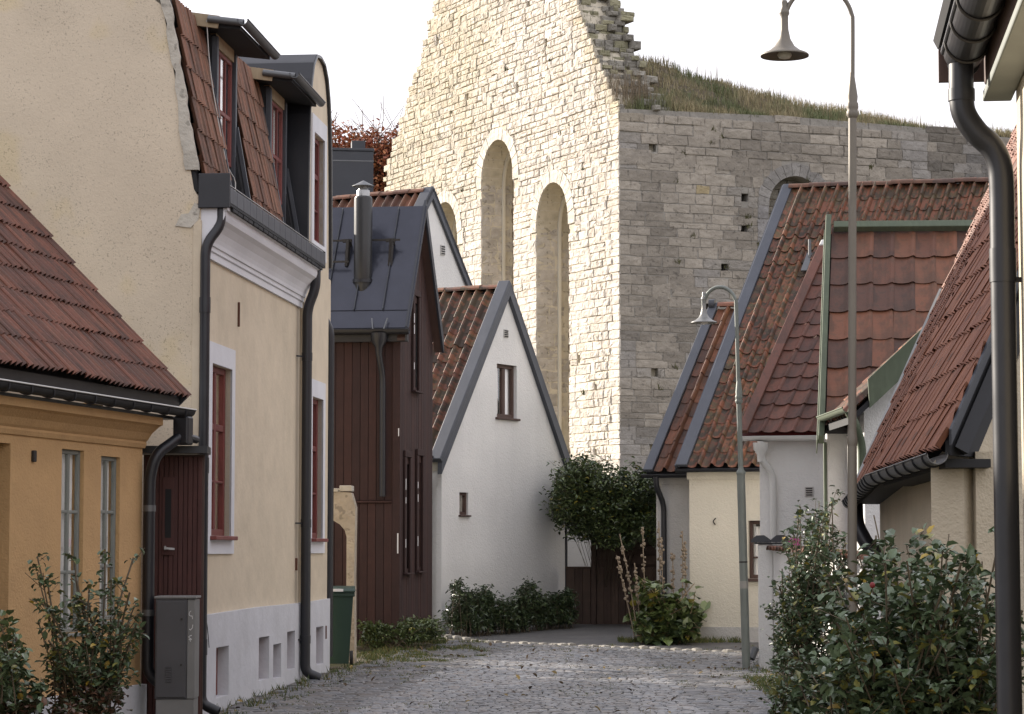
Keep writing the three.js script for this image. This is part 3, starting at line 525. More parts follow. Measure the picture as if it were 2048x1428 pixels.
  const blade = (p, h, lean, az, w, c) => { const x = Math.cos(az), z = Math.sin(az); const px = -z * w, pz = x * w, t = [p.x + x * lean, p.y + h, p.z + z * lean], m = [p.x + x * lean * 0.3, p.y + h * 0.55, p.z + z * lean * 0.3]; bl.push(p.x - px, p.y, p.z - pz, p.x + px, p.y, p.z + pz, m[0] + px * 0.7, m[1], m[2] + pz * 0.7, p.x - px, p.y, p.z - pz, m[0] + px * 0.7, m[1], m[2] + pz * 0.7, m[0] - px * 0.7, m[1], m[2] - pz * 0.7, m[0] - px * 0.7, m[1], m[2] - pz * 0.7, m[0] + px * 0.7, m[1], m[2] + pz * 0.7, ...t); for (let k = 0; k < 9; k++) cl.push(...c); };
  for (let i = 0; i < 26000; i++) {
    const u = R(0.2, 13.2), z = Math.pow(R(), 1.5) * 5.2 + 0.02, p = D.p(u, mh(u, z) - 0.03, -z), tall = noise2(u * 0.7 + 4, z * 0.8);
    const dry = sst(0.28, 0.52, noise2(u * 0.8 + 20, z * 0.9)) * R(0.4, 1), h = R(0.07, 0.32) * (0.5 + 1.2 * tall) * (u < 1.6 ? 1.5 : 1), b = R(0.7, 1.25);
    blade(p, h, R(0.02, 0.22) * (0.4 + h), R(6.28), R(0.006, 0.013), [lerp(0.13, 0.36, dry) * b, lerp(0.15, 0.29, dry) * b, lerp(0.065, 0.17, dry) * b]);
  }
  for (let i = 0; i < 900; i++) { const u = R(0.3, 13), z = R(0.0, 4.2), p = D.p(u, mh(u, z) - 0.03, -z); blade(p, R(0.35, 0.75), R(0, 0.14), R(6.28), 0.006, [0.22, 0.17, 0.10]); }
  for (let i = 0; i < 420; i++) { const u = R(-0.1, 1.2), p = D.p(u, 13.4 + R(0, 0.3), -R(0.1, 1.6)); blade(p, R(0.5, 1.15), R(0, 0.45), R(6.28), 0.009, [0.20, 0.155, 0.10]); }
  for (let i = 0; i < 700; i++) { const y = R(13.9, 17.5), p = L.p(leftEdge(y) * 0 + rightEdge(y) + R(0, 0.3), y + R(0.05), -R(0, 1.1)); if (R() < 0.35) blade(p, R(0.08, 0.25), R(0, 0.1), R(6.28), 0.008, [0.12, 0.12, 0.05]); }
  for (let i = 0; i < 90; i++) { const onD = R() < 0.45, fr = onD ? D : L, u = onD ? R(0.5, 8) : R(1, 14), y = R(4, 16); if (!onD && inLan(u, y, 0.5)) continue; if (!onD && (u < rightEdge(y) + 0.3 || u > leftEdge(y) - 0.3)) continue; if (onD && y > 13) continue; const nb = Math.round(R(6, 26)); for (let k = 0; k < nb; k++) blade(fr.p(u + R(-0.08, 0.08), y + R(-0.06, 0.03), 0.01), R(0.03, 0.16), R(0.02, 0.14), R(6.28), 0.012, [0.10, 0.10, 0.035]); }
  const gg = new THREE.BufferGeometry(); gg.setAttribute('position', new THREE.Float32BufferAttribute(bl, 3)); gg.computeVertexNormals(); gg.setAttribute('color', new THREE.Float32BufferAttribute(cl, 3)); gg.setAttribute('uv', new THREE.Float32BufferAttribute(new Float32Array(bl.length / 3 * 2), 2));
  part('wall_top_grass', gg, mt.grass, ruin, { color: true, kind: 'stuff' });
}
// ================================================================ LEFT SIDE
// ---------------------------------------------------------------- pale yellow house with mansard roof
const sE = H2(0.0952, 1), sN = new THREE.Vector3(sE.z * -1, 0, sE.x).normalize();       // along the lane, out into the lane
{
  const T = thing('yellow_house', 'tall pale yellow plaster house with mansard dormers and red windows', 'house', V(-3.2, -0.1, 25.5));
  const F = new Frame(V(-3.2, 0, 25.5), sE, UP, sN);                 // facade: a along lane, h up, c out
  const G = new Frame(F.p(0, 0, 0), sN, UP, sE.clone().negate());     // gable end: x = c, outward towards the camera
  const len = 7.55, fa = 5.72;                                       // facade length, start of the raised gable front
  const eave = 5.28, mans = (h) => -0.18 * (h - eave) - 0.02;        // mansard surface c at height h
  const gp = (s) => [[0, -0.6], [0, eave - 0.1], [mans(5.3) - 0.05, 5.3], [mans(7.35) - 0.05, 7.35], [-3.6, 9.7], [-6.9, 7.4], [-7.3, 5.3], [-7.3, -0.6]];
  part('gable_wall', ex(G, gp(), null, -0.35, 0), mt.yellowDash, T);
  part('corner_strip', rb(G, -0.075, 0.012, 0.95, eave - 0.3, -0.1, 0.012), mt.yellow, T);
  // facade with openings
  const w1 = [0.55, 1.55, 1.75, 3.55], w2 = [6.25, 7.05, 1.75, 3.55];
  const bw = [[0.72, 1.36, 0.06, 0.585], [3.0, 3.62, 0.12, 0.61], [3.86, 4.36, 0.10, 0.50], [4.74, 5.26, 0.16, 0.62], [6.5, 7.05, 0.14, 0.62]];
  const r4 = (w) => rect(w[0], w[1], w[2], w[3]);
  part('front_wall', ex(F, rect(0.02, fa, 0.9, eave - 0.05), [r4(w1)], -0.35, 0.001), mt.yellow, T);
  // raised front with a rounded gable top
  const top = (k) => table([[0, 7.97], [0.3, 7.93], [0.52, 7.78], [0.68, 7.5], [0.78, 7.1], [0.84, 6.5], [0.87, 5.8], [0.9, 5.0]], Math.abs(k));
  const gx = [], mid = fa + 0.915; for (let i = 0; i <= 40; i++) { const k = 0.9 - 1.8 * i / 40; gx.push([mid + k, top(k)]); }
  const w3 = [mid - 0.36, mid + 0.42, 5.55, 6.95];
  part('raised_front', ex(F, [[mid - 0.9, 0.9], [mid + 0.9, 0.9], ...gx], [r4(w2), r4(w3)], -0.3, 0.055), mt.yellow, T);
  const dome = []; const ks = [0.888]; for (let i = 0; i <= 40; i++) ks.push(0.87 - 1.74 * i / 40); ks.push(-0.888); for (const k of ks) dome.push([mid + k * 1.035, top(k) + 0.035]); for (const k of ks.slice().reverse()) dome.push([mid + k, top(k) + 0.004]);
  part('rounded_roof', [ex(F, dome.filter((q) => q[1] > 5.3), null, -3.2, 0.09)], mt.black, T);
  part('roof_edge', [ex(F, dome.filter((q) => q[1] > 5.3).map((q) => [q[0], q[1] - 0.012]), null, 0.091, 0.105)], mt.zinc, T);
  part('end_wall', bx(F, len + 0.001, len + 0.3, -0.5, 5.2, -7, 0.03), mt.yellow, T);
  part('rear_wall', bx(F, 0.4, len, -0.5, 5.2, -7.28, -7.0), mt.yellow, T);
  // plinth with basement windows
  const pl = part('plinth', [ex(F, [[0.03, -0.5], [fa, -0.5], [fa, 0.945], [3, 0.955], [0.03, 0.935]], bw.slice(0, 4).map(r4), -0.34, 0.05), ex(F, [[fa + 0.012, -0.5], [len, -0.5], [len, 0.965], [fa + 0.012, 0.95]], [r4(bw[4])], -0.30, 0.095)], mt.plinth, T);
  bw.forEach((w, i) => { const b = windowIn(T, new Frame(F.p(0, 0, i === 4 ? 0.06 : 0.0), F.x, F.y, F.z), w[0], w[1], w[2], w[3], { recess: 0.07, w: 0.05, m: mt.redTrim, mull: [0.35, 0.66], name: 'basement_window', bars: 0.02 }); });
  // main windows with white painted surrounds
  const surround = (w, z) => part('window_surround', [ex(F, rect(w[0] - 0.16, w[1] + 0.16, w[2] - 0.19, w[3] + 0.22), [r4(w)], z, z + 0.022)], mt.trim, T);
  surround(w1, 0.001); surround(w2, 0.056); surround(w3, 0.056);
  const op = { recess: 0.05, w: 0.07, m: mt.redPaint, mull: [[0.5, 0.09]], trans: [[0.64, 0.07], [0.32, 0.025]], sill: { over: 0.05, h: 0.045, out: 0.09, m: mt.redTrim }, curtain: [[0.04, 0.42, 0, 1]] };
  windowIn(T, F, ...w1, op); windowIn(T, new Frame(F.p(0, 0, 0.055), F.x, F.y, F.z), ...w2, op); windowIn(T, new Frame(F.p(0, 0, 0.055), F.x, F.y, F.z), ...w3, { ...op, sill: null });
  for (const [w, z] of [[w1, 0], [w2, 0.055], [w3, 0.055]]) part('jamb_lining', [bx(F, w[1], w[1] + 0.004, w[2], w[3], z - 0.3, z + 0.0225), bx(F, w[0] - 0.004, w[0], w[2], w[3], z - 0.3, z + 0.0225)].slice(0, 1), mt.trim, T);
  // moulded white cornice
  const cor = [[0, 4.62], [0.035, 4.62], [0.035, 4.69], [0.055, 4.70], [0.055, 4.745], [0.075, 4.75], [0.082, 4.79], [0.10, 4.83], [0.135, 4.89], [0.19, 4.95], [0.235, 4.985], [0.25, 5.03], [0.25, 5.075], [0.275, 5.085], [0.275, 5.12], [0, 5.12]];
  part('cornice', ex(new Frame(F.p(0.02, 0, 0), sN, UP, sE), cor, null, 0, fa - 0.03), mt.trim, T);
  // sheet metal box gutter in short lengths, on dark brick corbels
  const bgm = part('box_gutter', [bx(F, 0.0, fa + 0.05, 5.125, 5.15, -0.05, 0.31)], mt.blackMatt, T);
  for (let i = 0; i < 17; i++) { const a = i * 0.34; part('gutter_panel', rb(F, a + 0.004, Math.min(a + 0.338, fa + 0.06), 5.152, 5.315, 0.285 + R(0, 0.004), 0.312, 0.006), mt.slate, bgm); }
  part('gutter_end', [rb(F, -0.03, 0.0, 5.10, 5.46, -0.02, 0.31)], mt.black, bgm); part('gutter_end', [rb(F, fa + 0.052, fa + 0.075, 5.13, 5.34, 0.02, 0.31)], mt.black, bgm);
  part('snow_rail', tube([F.p(0, 5.335, 0.30), F.p(fa, 5.335, 0.30)], 0.008, 6), mt.steel, bgm);
  for (let i = 0; i < 20; i++) part('brick_corbel', rb(F, 0.16 + i * 0.275, 0.16 + i * 0.275 + 0.24, 5.085, 5.122, 0.28, 0.302 + R(0, 0.008), 0.004), mt.blackMatt, T);
  // mansard roof: boarded slab with openings for the two dormers, then tiles
  const S = UP.clone().addScaledVector(sN, -0.18).normalize(), rO = F.p(0, eave, -0.02), rN = sN.clone().addScaledVector(UP, 0.18).normalize(), RF = new Frame(rO, sE, S, rN);
  const dor = [[1.46, 2.52], [4.52, 5.6]];
  part('roof', [ex(RF, rect(0.02, fa, 0, 2.1), dor.map(([a, b]) => rect(a, b, 0.04, 2.06)), -0.12, -0.004), ex(new Frame(F.p(0, 0, 0), sN, UP, sE), [[-0.42, 7.33], [-3.6, 9.75], [-6.9, 7.4], [-6.9, 7.28], [-3.6, 9.6], [-0.42, 7.22]], null, 0.0, len)], mt.blackMatt, T);
  tiledRoof(T, { o: RF.p(0.07, -0.02, 0), e: sE, s: S, w: 0.2, expo: 0.34, cols: 28, rows: 6, mats: TM.yellow, kind: 'double', clip: (a, b) => dor.every(([p, q]) => a < p - 0.02 || a > q + 0.12) });
  part('mortar_fillet', (() => { const p = [], q = []; for (let i = 0; i <= 22; i++) { const h = 5.5 + i * 0.085; p.push([mans(h) - 0.045 - 0.05 * sst(6.6, 5.6, h) + R(-0.02, 0.02), h]); q.push([mans(h) + 0.035 + R(-0.012, 0.012), h]); } return [ex(G, [...p, ...q.reverse()], null, -0.05, 0.022)]; })(), mt.mortar, T);
  part('mortar_patch', [ex(G, [[-0.26, 4.92], [-0.1, 4.9], [-0.02, 4.98], [0.0, 5.12], [-0.06, 5.16], [-0.12, 5.05], [-0.2, 5.04]], null, -0.02, 0.014)], mt.mortar, T);
  // dormers: window plane stands upright inside the slope
  for (const [a, b] of dor) {
    const wp = -0.2, dm = part('dormer', [
      ex(new Frame(F.p(a, 0, 0), sN, UP, sE), [[wp + 0.02, 6.2], [wp + 0.02, 7.22], [-1.2, 7.26], [-1.2, 6.1], [mans(6.25) - 0.05, 6.1]], null, 0, 0.05),
      ex(new Frame(F.p(b - 0.05, 0, 0), sN, UP, sE), [[wp - 0.05, 5.36], [mans(5.36), 5.36], [mans(6.28), 6.3], [wp + 0.02, 7.22], [-1.2, 7.26], [-1.2, 5.36]], null, 0, 0.05),
      bx(F, a + 0.05, b - 0.05, 5.34, 5.88, wp - 0.08, wp - 0.02)], mt.blackMatt, T);
    part('cheek_post', [rb(F, a - 0.01, a + 0.06, 6.1, 7.2, wp - 0.02, wp + 0.05)], mt.slate, dm); part('cheek_post', [rb(F, b - 0.06, b + 0.01, 5.6, 7.2, wp - 0.02, wp + 0.045)], mt.slate, dm);
    windowIn(T, new Frame(F.p(0, 0, wp), F.x, F.y, F.z), a + 0.06, b - 0.06, 5.90, 7.10, { recess: 0.0, w: 0.045, m: mt.redTrim, depth: 0.04, mull: [[0.34, 0.045], [0.66, 0.03]], trans: [[0.45, 0.05]], name: 'dormer_window', curtain: [[0.05, 0.3, 0, 1], [0.72, 0.97, 0, 1]] });
    part('head_board', bx(F, a + 0.06, b - 0.06, 7.101, 7.24, wp - 0.05, wp + 0.02), mt.tanBoard, dm);
    part('dormer_roof', [ex(new Frame(F.p(a - 0.32, 0, 0), sN, UP, sE), [[wp + 0.36, 7.20], [wp + 0.36, 7.245], [-1.9, 7.56], [-1.9, 7.44]], null, 0, b - a + 0.62)], mt.blackMatt, dm);
    part('verge_board', [ex(new Frame(F.p(a - 0.36, 0, 0), sN, UP, sE), [[wp + 0.12, 7.21], [wp + 0.14, 7.345], [-1.9, 7.62], [-1.9, 7.48]], null, 0, 0.035)], mt.tanBoard, dm);
    const gA = F.p(a - 0.42, 7.285, wp + 0.41), gB = F.p(b + 0.36, 7.265, wp + 0.41);
    part('dormer_gutter', [halfGutter(gA, gB, 0.055, 0.006)], mt.zinc, dm);
    part('gutter_return', [tube([F.p(a - 0.37, 7.26, wp + 0.41), F.p(a - 0.375, 7.30, wp + 0.1), F.p(a - 0.375, 7.31, wp + 0.02)], 0.04, 8, 8)], mt.zinc, dm);
    part('flashing', [ex(RF, [[b + 0.0, 0.03], [b + 0.035, 0.03], [b + 0.035, 1.1], [b, 1.1]], null, 0.03, 0.075)], mt.slate, dm); part('flashing', [ex(RF, [[a - 0.035, 0.02], [a, 0.02], [a, 1.7], [a - 0.035, 1.7]], null, 0.03, 0.085)], mt.slate, dm);
  }
  part('wire', tube([F.p(1.1, 7.3, -0.2), F.p(1.22, 6.7, -0.17), F.p(1.42, 5.85, -0.05), F.p(1.62, 5.62, 0.02), F.p(1.55, 5.42, 0.02)], 0.006, 5, 30), mt.whiteMetal, T);
  // downpipes
  const dp = part('downpipe', pipe([F.p(0.06, 5.12, 0.2), F.p(0.06, 4.93, 0.2), F.p(-0.02, 4.72, 0.06), F.p(-0.02, 0.05, 0.06), F.p(-0.02, -0.03, 0.24)], 0.052), mt.black, T);
  for (const h of [4.1, 2.46, 0.62]) part('pipe_clip', ring(F.p(-0.02, h, 0.06), UP, 0.058, 0.16), mt.black, dp);
  const dq = part('downpipe', pipe([F.p(fa - 0.12, 5.12, 0.22), F.p(fa - 0.12, 4.86, 0.22), F.p(fa - 0.14, 4.6, 0.12), F.p(fa - 0.14, 0.1, 0.12), F.p(fa - 0.1, 0.02, 0.3)], 0.062), mt.black, T);
  for (const h of [4.0, 1.93, 0.5]) part('pipe_clip', [ring(F.p(fa - 0.14, h, 0.12), UP, 0.068, 0.1), bar(F.p(fa - 0.3, h, 0.02), F.p(fa - 0.14, h, 0.11), 0.012, 0.02)], mt.black, dq);
  part('downpipe', pipe([F.p(len + 0.05, 4.68, -0.12), F.p(len + 0.12, 4.66, -0.02), F.p(len + 0.14, 4.5, 0.05), F.p(len + 0.14, 0.2, 0.05)], 0.06), mt.black, T);
  for (const q of [[1.9, 1.925, 4.05, 4.32, 0.0, 0.025], [fa - 0.22, fa - 0.2, 1.35, 1.5, 0.0, 0.03], [7.2, 7.22, 0.45, 0.62, 0.09, 0.11]]) part('wall_anchor', rb(F, ...q, 0.004), mt.rust, T);
  part('plinth_crack', tube([F.p(0.1, 0.935, 0.051), F.p(0.22, 0.88, 0.051), F.p(0.3, 0.75, 0.051), F.p(0.36, 0.6, 0.051)], 0.006, 4, 12), mt.iron, pl);
}
// ---------------------------------------------------------------- low ochre house at the left edge
{
  const T = thing('ochre_house', 'low ochre plaster house with dark red pantile roof and grey casement windows', 'house', V(-3.6, -0.1, 24.2));
  const oE = H2(0.235, 1), oN = new THREE.Vector3(-oE.z, 0, oE.x).normalize(), O = V(-3.565, 0, 24.12);
  const F = new Frame(O, oE.clone().negate(), UP, oN);               // a runs from the far corner towards the camera
  const win = [[0.56, 1.02, 0.95, 2.47], [1.42, 1.92, 0.86, 2.50]], dr = [3.0, 3.9, -0.1, 2.6];
  part('front_wall', ex(F, rect(0, 8, 0.25, 2.86), [...win.map((w) => rect(...w)), [[3.0, 0.25], [3.9, 0.25], [3.9, 2.5], [3.0, 2.5]]], -0.4, 0), mt.orange, T);
  part('side_wall', bx(F, 0.004, 0.4, -0.4, 3.0, -6, -0.405), mt.orange, T);
  part('plinth', bx(F, -0.03, 2.98, -0.5, 0.32, -0.35, 0.06), mt.plinth, T);
  part('cornice', ex(new Frame(F.p(0, 0, 0), oN, UP, F.x), [[0, 2.58], [0.02, 2.58], [0.035, 2.62], [0.03, 2.64], [0.05, 2.66], [0.09, 2.72], [0.16, 2.78], [0.2, 2.80], [0.2, 2.87], [0, 2.87]], null, -0.02, 8), mt.orange, T);
  for (const w of win) windowIn(T, F, ...w, { recess: 0.035, w: 0.04, m: mt.greyGreen, depth: 0.04, mull: [[0.5, 0.045]], trans: [[0.66, 0.03], [0.33, 0.03]], sill: { over: 0.03, h: 0.035, out: 0.03, m: mt.greyGreen }, curtain: [[0.02, 0.98, 0.0, 1]] });
  const dm = part('door', [rb(F, 3.0, 3.9, -0.1, 2.5, -0.26, -0.2)], mt.brownPaint, T); part('door_frame', [rb(F, 3.0, 3.07, 0.2, 2.49, -0.199, -0.12), rb(F, 3.83, 3.9, 0.2, 2.49, -0.199, -0.12)], mt.brownPaint, dm);
  part('air_vent', rb(F, 2.52, 2.58, 2.36, 2.46, 0, 0.03), mt.iron, T);
  // roof: overhangs past the corner and covers the passage
  const run = 3.2, pit = 47 * Math.PI / 180, inw = oN.clone().negate(), S = inw.clone().multiplyScalar(Math.cos(pit)).addScaledVector(UP, Math.sin(pit)), eo = F.p(-0.40, 3.11, 0.26);
  const e = F.x.clone(), RF = new Frame(eo, e, S, e.clone().cross(S).normalize().y > 0 ? e.clone().cross(S).normalize() : S.clone().cross(e).normalize());
  part('roof', [ex(RF, rect(-0.02, 8.5, 0.02, 4.5), null, -0.16, -0.05)], mt.blackMatt, T);
  tiledRoof(T, { o: RF.p(0, -0.05, 0), e, s: S, w: 0.205, expo: 0.36, cols: 38, rows: 12, mats: TM.orange, kind: 'double', sag: 0.05 });
  part('verge_strip', [rb(RF, -0.035, -0.003, -0.04, 4.4, -0.1, 0.035, 0.004)], mt.slate, T);
  part('fascia', [rb(F, -0.40, 8, 2.92, 3.10, 0.20, 0.225), bx(F, -0.40, 8, 2.872, 2.9, -0.3, 0.20)], mt.black, T);
  const gut = part('gutter', [halfGutter(F.p(8, 2.97, 0.30), F.p(-0.46, 2.965, 0.30), 0.07)], mt.blackMatt, T);
  for (let i = 0; i < 12; i++) part('gutter_bracket', [tube([F.p(-0.2 + i * 0.45, 2.975, 0.372), F.p(-0.2 + i * 0.45, 2.90, 0.365), F.p(-0.2 + i * 0.45, 2.893, 0.30), F.p(-0.2 + i * 0.45, 2.93, 0.22)], 0.008, 5, 12)], mt.black, gut);
  part('gutter_lip', tube([F.p(8, 2.974, 0.374), F.p(-0.46, 2.969, 0.374)], 0.008, 6), mt.whiteMetal, gut);
  const dp = part('downpipe', [pipe([F.p(-0.3, 2.90, 0.30), F.p(-0.3, 2.72, 0.30), F.p(-0.02, 2.52, 0.13), F.p(0.0, 2.3, 0.08), F.p(0.0, 0.42, 0.08), F.p(-0.05, 0.30, 0.22)], 0.055)], mt.black, T);
  part('hopper', [rb(F, -0.38, -0.22, 2.62, 2.90, 0.22, 0.38, 0.02), pipe([F.p(-0.3, 2.70, 0.34), F.p(-0.5, 2.68, 0.36)], 0.04)], mt.black, dp);
  for (const h of [2.0, 1.0]) part('pipe_clip', ring(F.p(0.0, h, 0.08), UP, 0.061, 0.06), mt.zinc, dp);
}
// ---------------------------------------------------------------- red plank gate in the gap
{
  const T = thing('plank_gate', 'narrow dark red plank gate between the ochre and yellow houses', 'gate', V(-3.45, -0.1, 24.75));
  const F = new Frame(V(-3.62, 0, 24.72), H2(1, 0.05), UP, new THREE.Vector3(0.05, 0, 1).normalize());
  for (let i = 0; i < 12; i++) part('plank', rb(F, i * 0.047, i * 0.047 + 0.043, -0.1, 2.52, 0, 0.025 + (i % 2) * 0.012, 0.004), mt.gateRed, T);
  part('backing_board', bx(F, -0.02, 0.58, -0.1, 2.54, -0.03, -0.002), mt.brownPaint, T);
  const hd = part('handle_plate', rb(F, 0.17, 0.29, 1.55, 2.32, 0.038, 0.05, 0.005), mt.gateRed, T); part('slot', bx(F, 0.2, 0.26, 1.72, 2.2, 0.0505, 0.054), mt.dark, hd); part('handle', [bar(F.p(0.2, 1.62, 0.085), F.p(0.3, 1.61, 0.085), 0.018, 0.02), rb(F, 0.195, 0.215, 1.6, 1.64, 0.05, 0.09, 0.004)], mt.steel, hd);
  part('lintel_cover', [bx(F, -0.1, 0.62, 2.55, 2.62, -0.3, 0.2)], mt.black, T);
}
// ---------------------------------------------------------------- grey cable cabinet
{
  const T = thing('cable_cabinet', 'grey metal utility cabinet with white scribbles at the corner of the yellow house', 'cabinet', V(-3.4, -0.08, 24.1));
  const F = new Frame(V(-3.37, 0, 23.75), H2(1, -0.02), UP, new THREE.Vector3(0.02, 0, 1).normalize());
  part('body', [rb(F, 0, 0.30, 0.2, 1.14, -0.42, 0, 0.006)], mt.cabinet, T);
  part('side_panel', [rb(F, 0.302, 0.375, 0.2, 1.135, -0.42, -0.004, 0.006)], mt.cabinetLight, T);
  part('lid', [rb(F, -0.012, 0.387, 1.142, 1.165, -0.435, 0.014, 0.006)], mt.cabinetLight, T);
  part('base', [rb(F, 0.01, 0.37, -0.2, 0.197, -0.4, -0.012, 0.006)], mt.cabinetLight, T);
  const dr = part('door', [rb(F, 0.012, 0.288, 0.215, 1.12, 0.001, 0.012, 0.005)], mt.cabinet, T);
  for (let i = 0; i < 7; i++) part('louvre', rb(F, 0.1, 0.16, 0.36 + i * 0.022, 0.372 + i * 0.022, 0.012, 0.02, 0.003), mt.cabinet, dr);
  part('lock', [ring(F.p(0.25, 0.95, 0.015), F.z, 0.011, 0.012), ring(F.p(0.25, 0.52, 0.015), F.z, 0.011, 0.012)], mt.iron, dr);
  const s = []; for (const [x, y] of [[0.335, 1.02], [0.34, 0.9], [0.335, 0.8]]) { const p = []; for (let k = 0; k < 7; k++) p.push(F.p(x + R(-0.022, 0.022), y - k * 0.011 + R(-0.012, 0.012), -0.0015)); s.push(tube(p, 0.003, 4, 30)); }
  part('scribble', s, mt.paper, T);
}
// ---------------------------------------------------------------- green wheeled bin
{
  const T = thing('wheelie_bin', 'dark green wheeled refuse bin standing at the far corner of the yellow house', 'bin', V(-2.33, 0.03, 33.7));
  const F = new Frame(V(-2.35, gy(-2.35, 33.7), 33.72), H2(1, 0.08), UP, new THREE.Vector3(0.08, 0, 1).normalize());
  const pos = []; const b0 = [[-0.16, -0.18], [0.16, -0.18], [0.16, 0.18], [-0.16, 0.18]], b1 = [[-0.215, -0.24], [0.215, -0.24], [0.215, 0.25], [-0.215, 0.25]];
  const q = (p, y) => { const v = F.p(p[0], y, p[1]); return [v.x, v.y, v.z]; };
  for (let i = 0; i < 4; i++) { const j = (i + 1) % 4; pos.push(...q(b0[i], 0.04), ...q(b0[j], 0.04), ...q(b1[j], 0.96), ...q(b0[i], 0.04), ...q(b1[j], 0.96), ...q(b1[i], 0.96)); }
  pos.push(...q(b0[0], 0.04), ...q(b0[2], 0.04), ...q(b0[1], 0.04), ...q(b0[0], 0.04), ...q(b0[3], 0.04), ...q(b0[2], 0.04));
  const g = new THREE.BufferGeometry(); g.setAttribute('position', new THREE.Float32BufferAttribute(pos, 3)); g.setAttribute('uv', new THREE.Float32BufferAttribute(new Float32Array(pos.length / 3 * 2), 2)); g.computeVertexNormals();
  part('body', g, mt.bin, T);
  part('rim', [rb(F, -0.235, 0.235, 0.93, 0.985, -0.255, 0.27, 0.012)], mt.bin, T);
  const lid = part('lid', [ex(new Frame(F.p(0, 0, 0), F.z, F.y, F.x), [[-0.27, 0.988], [0.285, 0.988], [0.285, 1.01], [0.2, 1.045], [-0.1, 1.07], [-0.27, 1.05]], null, -0.24, 0.24)], mt.bin, T);
  part('label_sticker', bx(F, -0.12, 0.08, 1.0, 1.035, 0.275, 0.29), mt.paper, lid);
  part('handle', [tube([F.p(-0.2, 1.02, -0.31), F.p(0.2, 1.02, -0.31)], 0.015, 8), bar(F.p(-0.19, 1.0, -0.25), F.p(-0.19, 1.02, -0.31), 0.03, 0.03), bar(F.p(0.19, 1.0, -0.25), F.p(0.19, 1.02, -0.31), 0.03, 0.03)], mt.bin, T);
  for (const s of [-1, 1]) part('wheel', ring(F.p(s * 0.2, 0.1, -0.2), F.x, 0.1, 0.045, 18), mt.iron, T);
}
// ---------------------------------------------------------------- old plastered gateway with iron bars
{
  const T = thing('gateway', 'crumbling plastered gate pier with arched opening and iron bars beside the bin', 'gateway', V(-2.5, 0, 35));
  const F = new Frame(V(-2.19, 0, 35.0), H2(-1, 0.04), UP, new THREE.Vector3(-0.04, 0, 1).normalize());
  const arch = []; for (let i = 0; i <= 10; i++) { const q = Math.PI * i / 10; arch.push([0.62 - Math.cos(q) * 0.5, 1.78 + Math.sin(q) * 0.3]); }
  part('wall', [ex(F, [[0, -0.1], [2.2, -0.1], [2.2, 2.3], [0.9, 2.36], [0.3, 2.42], [0.06, 2.40], [0.0, 2.2], [0.012, 1.2]], [[[0.12, 0.2], ...arch, [1.12, 0.2]]], -0.3, 0)], mt.oldPlaster, T);
  for (let i = 0; i < 12; i++) part('iron_bar', [bar(F.p(0.16 + i * 0.085, 0.75, -0.15), F.p(0.16 + i * 0.085, 2.1, -0.15), 0.022, 0.022)], i % 3 ? mt.iron : mt.rust, T);
  part('lower_boards', bx(F, 0.12, 1.12, 0.1, 0.75, -0.2, -0.1), mt.brownPaint, T);
  part('coping', [rb(F, 0.05, 0.22, 2.42, 2.5, -0.3, 0.02), rb(F, 0.24, 0.5, 2.41, 2.46, -0.3, 0.03)], mt.mortar, T);
}
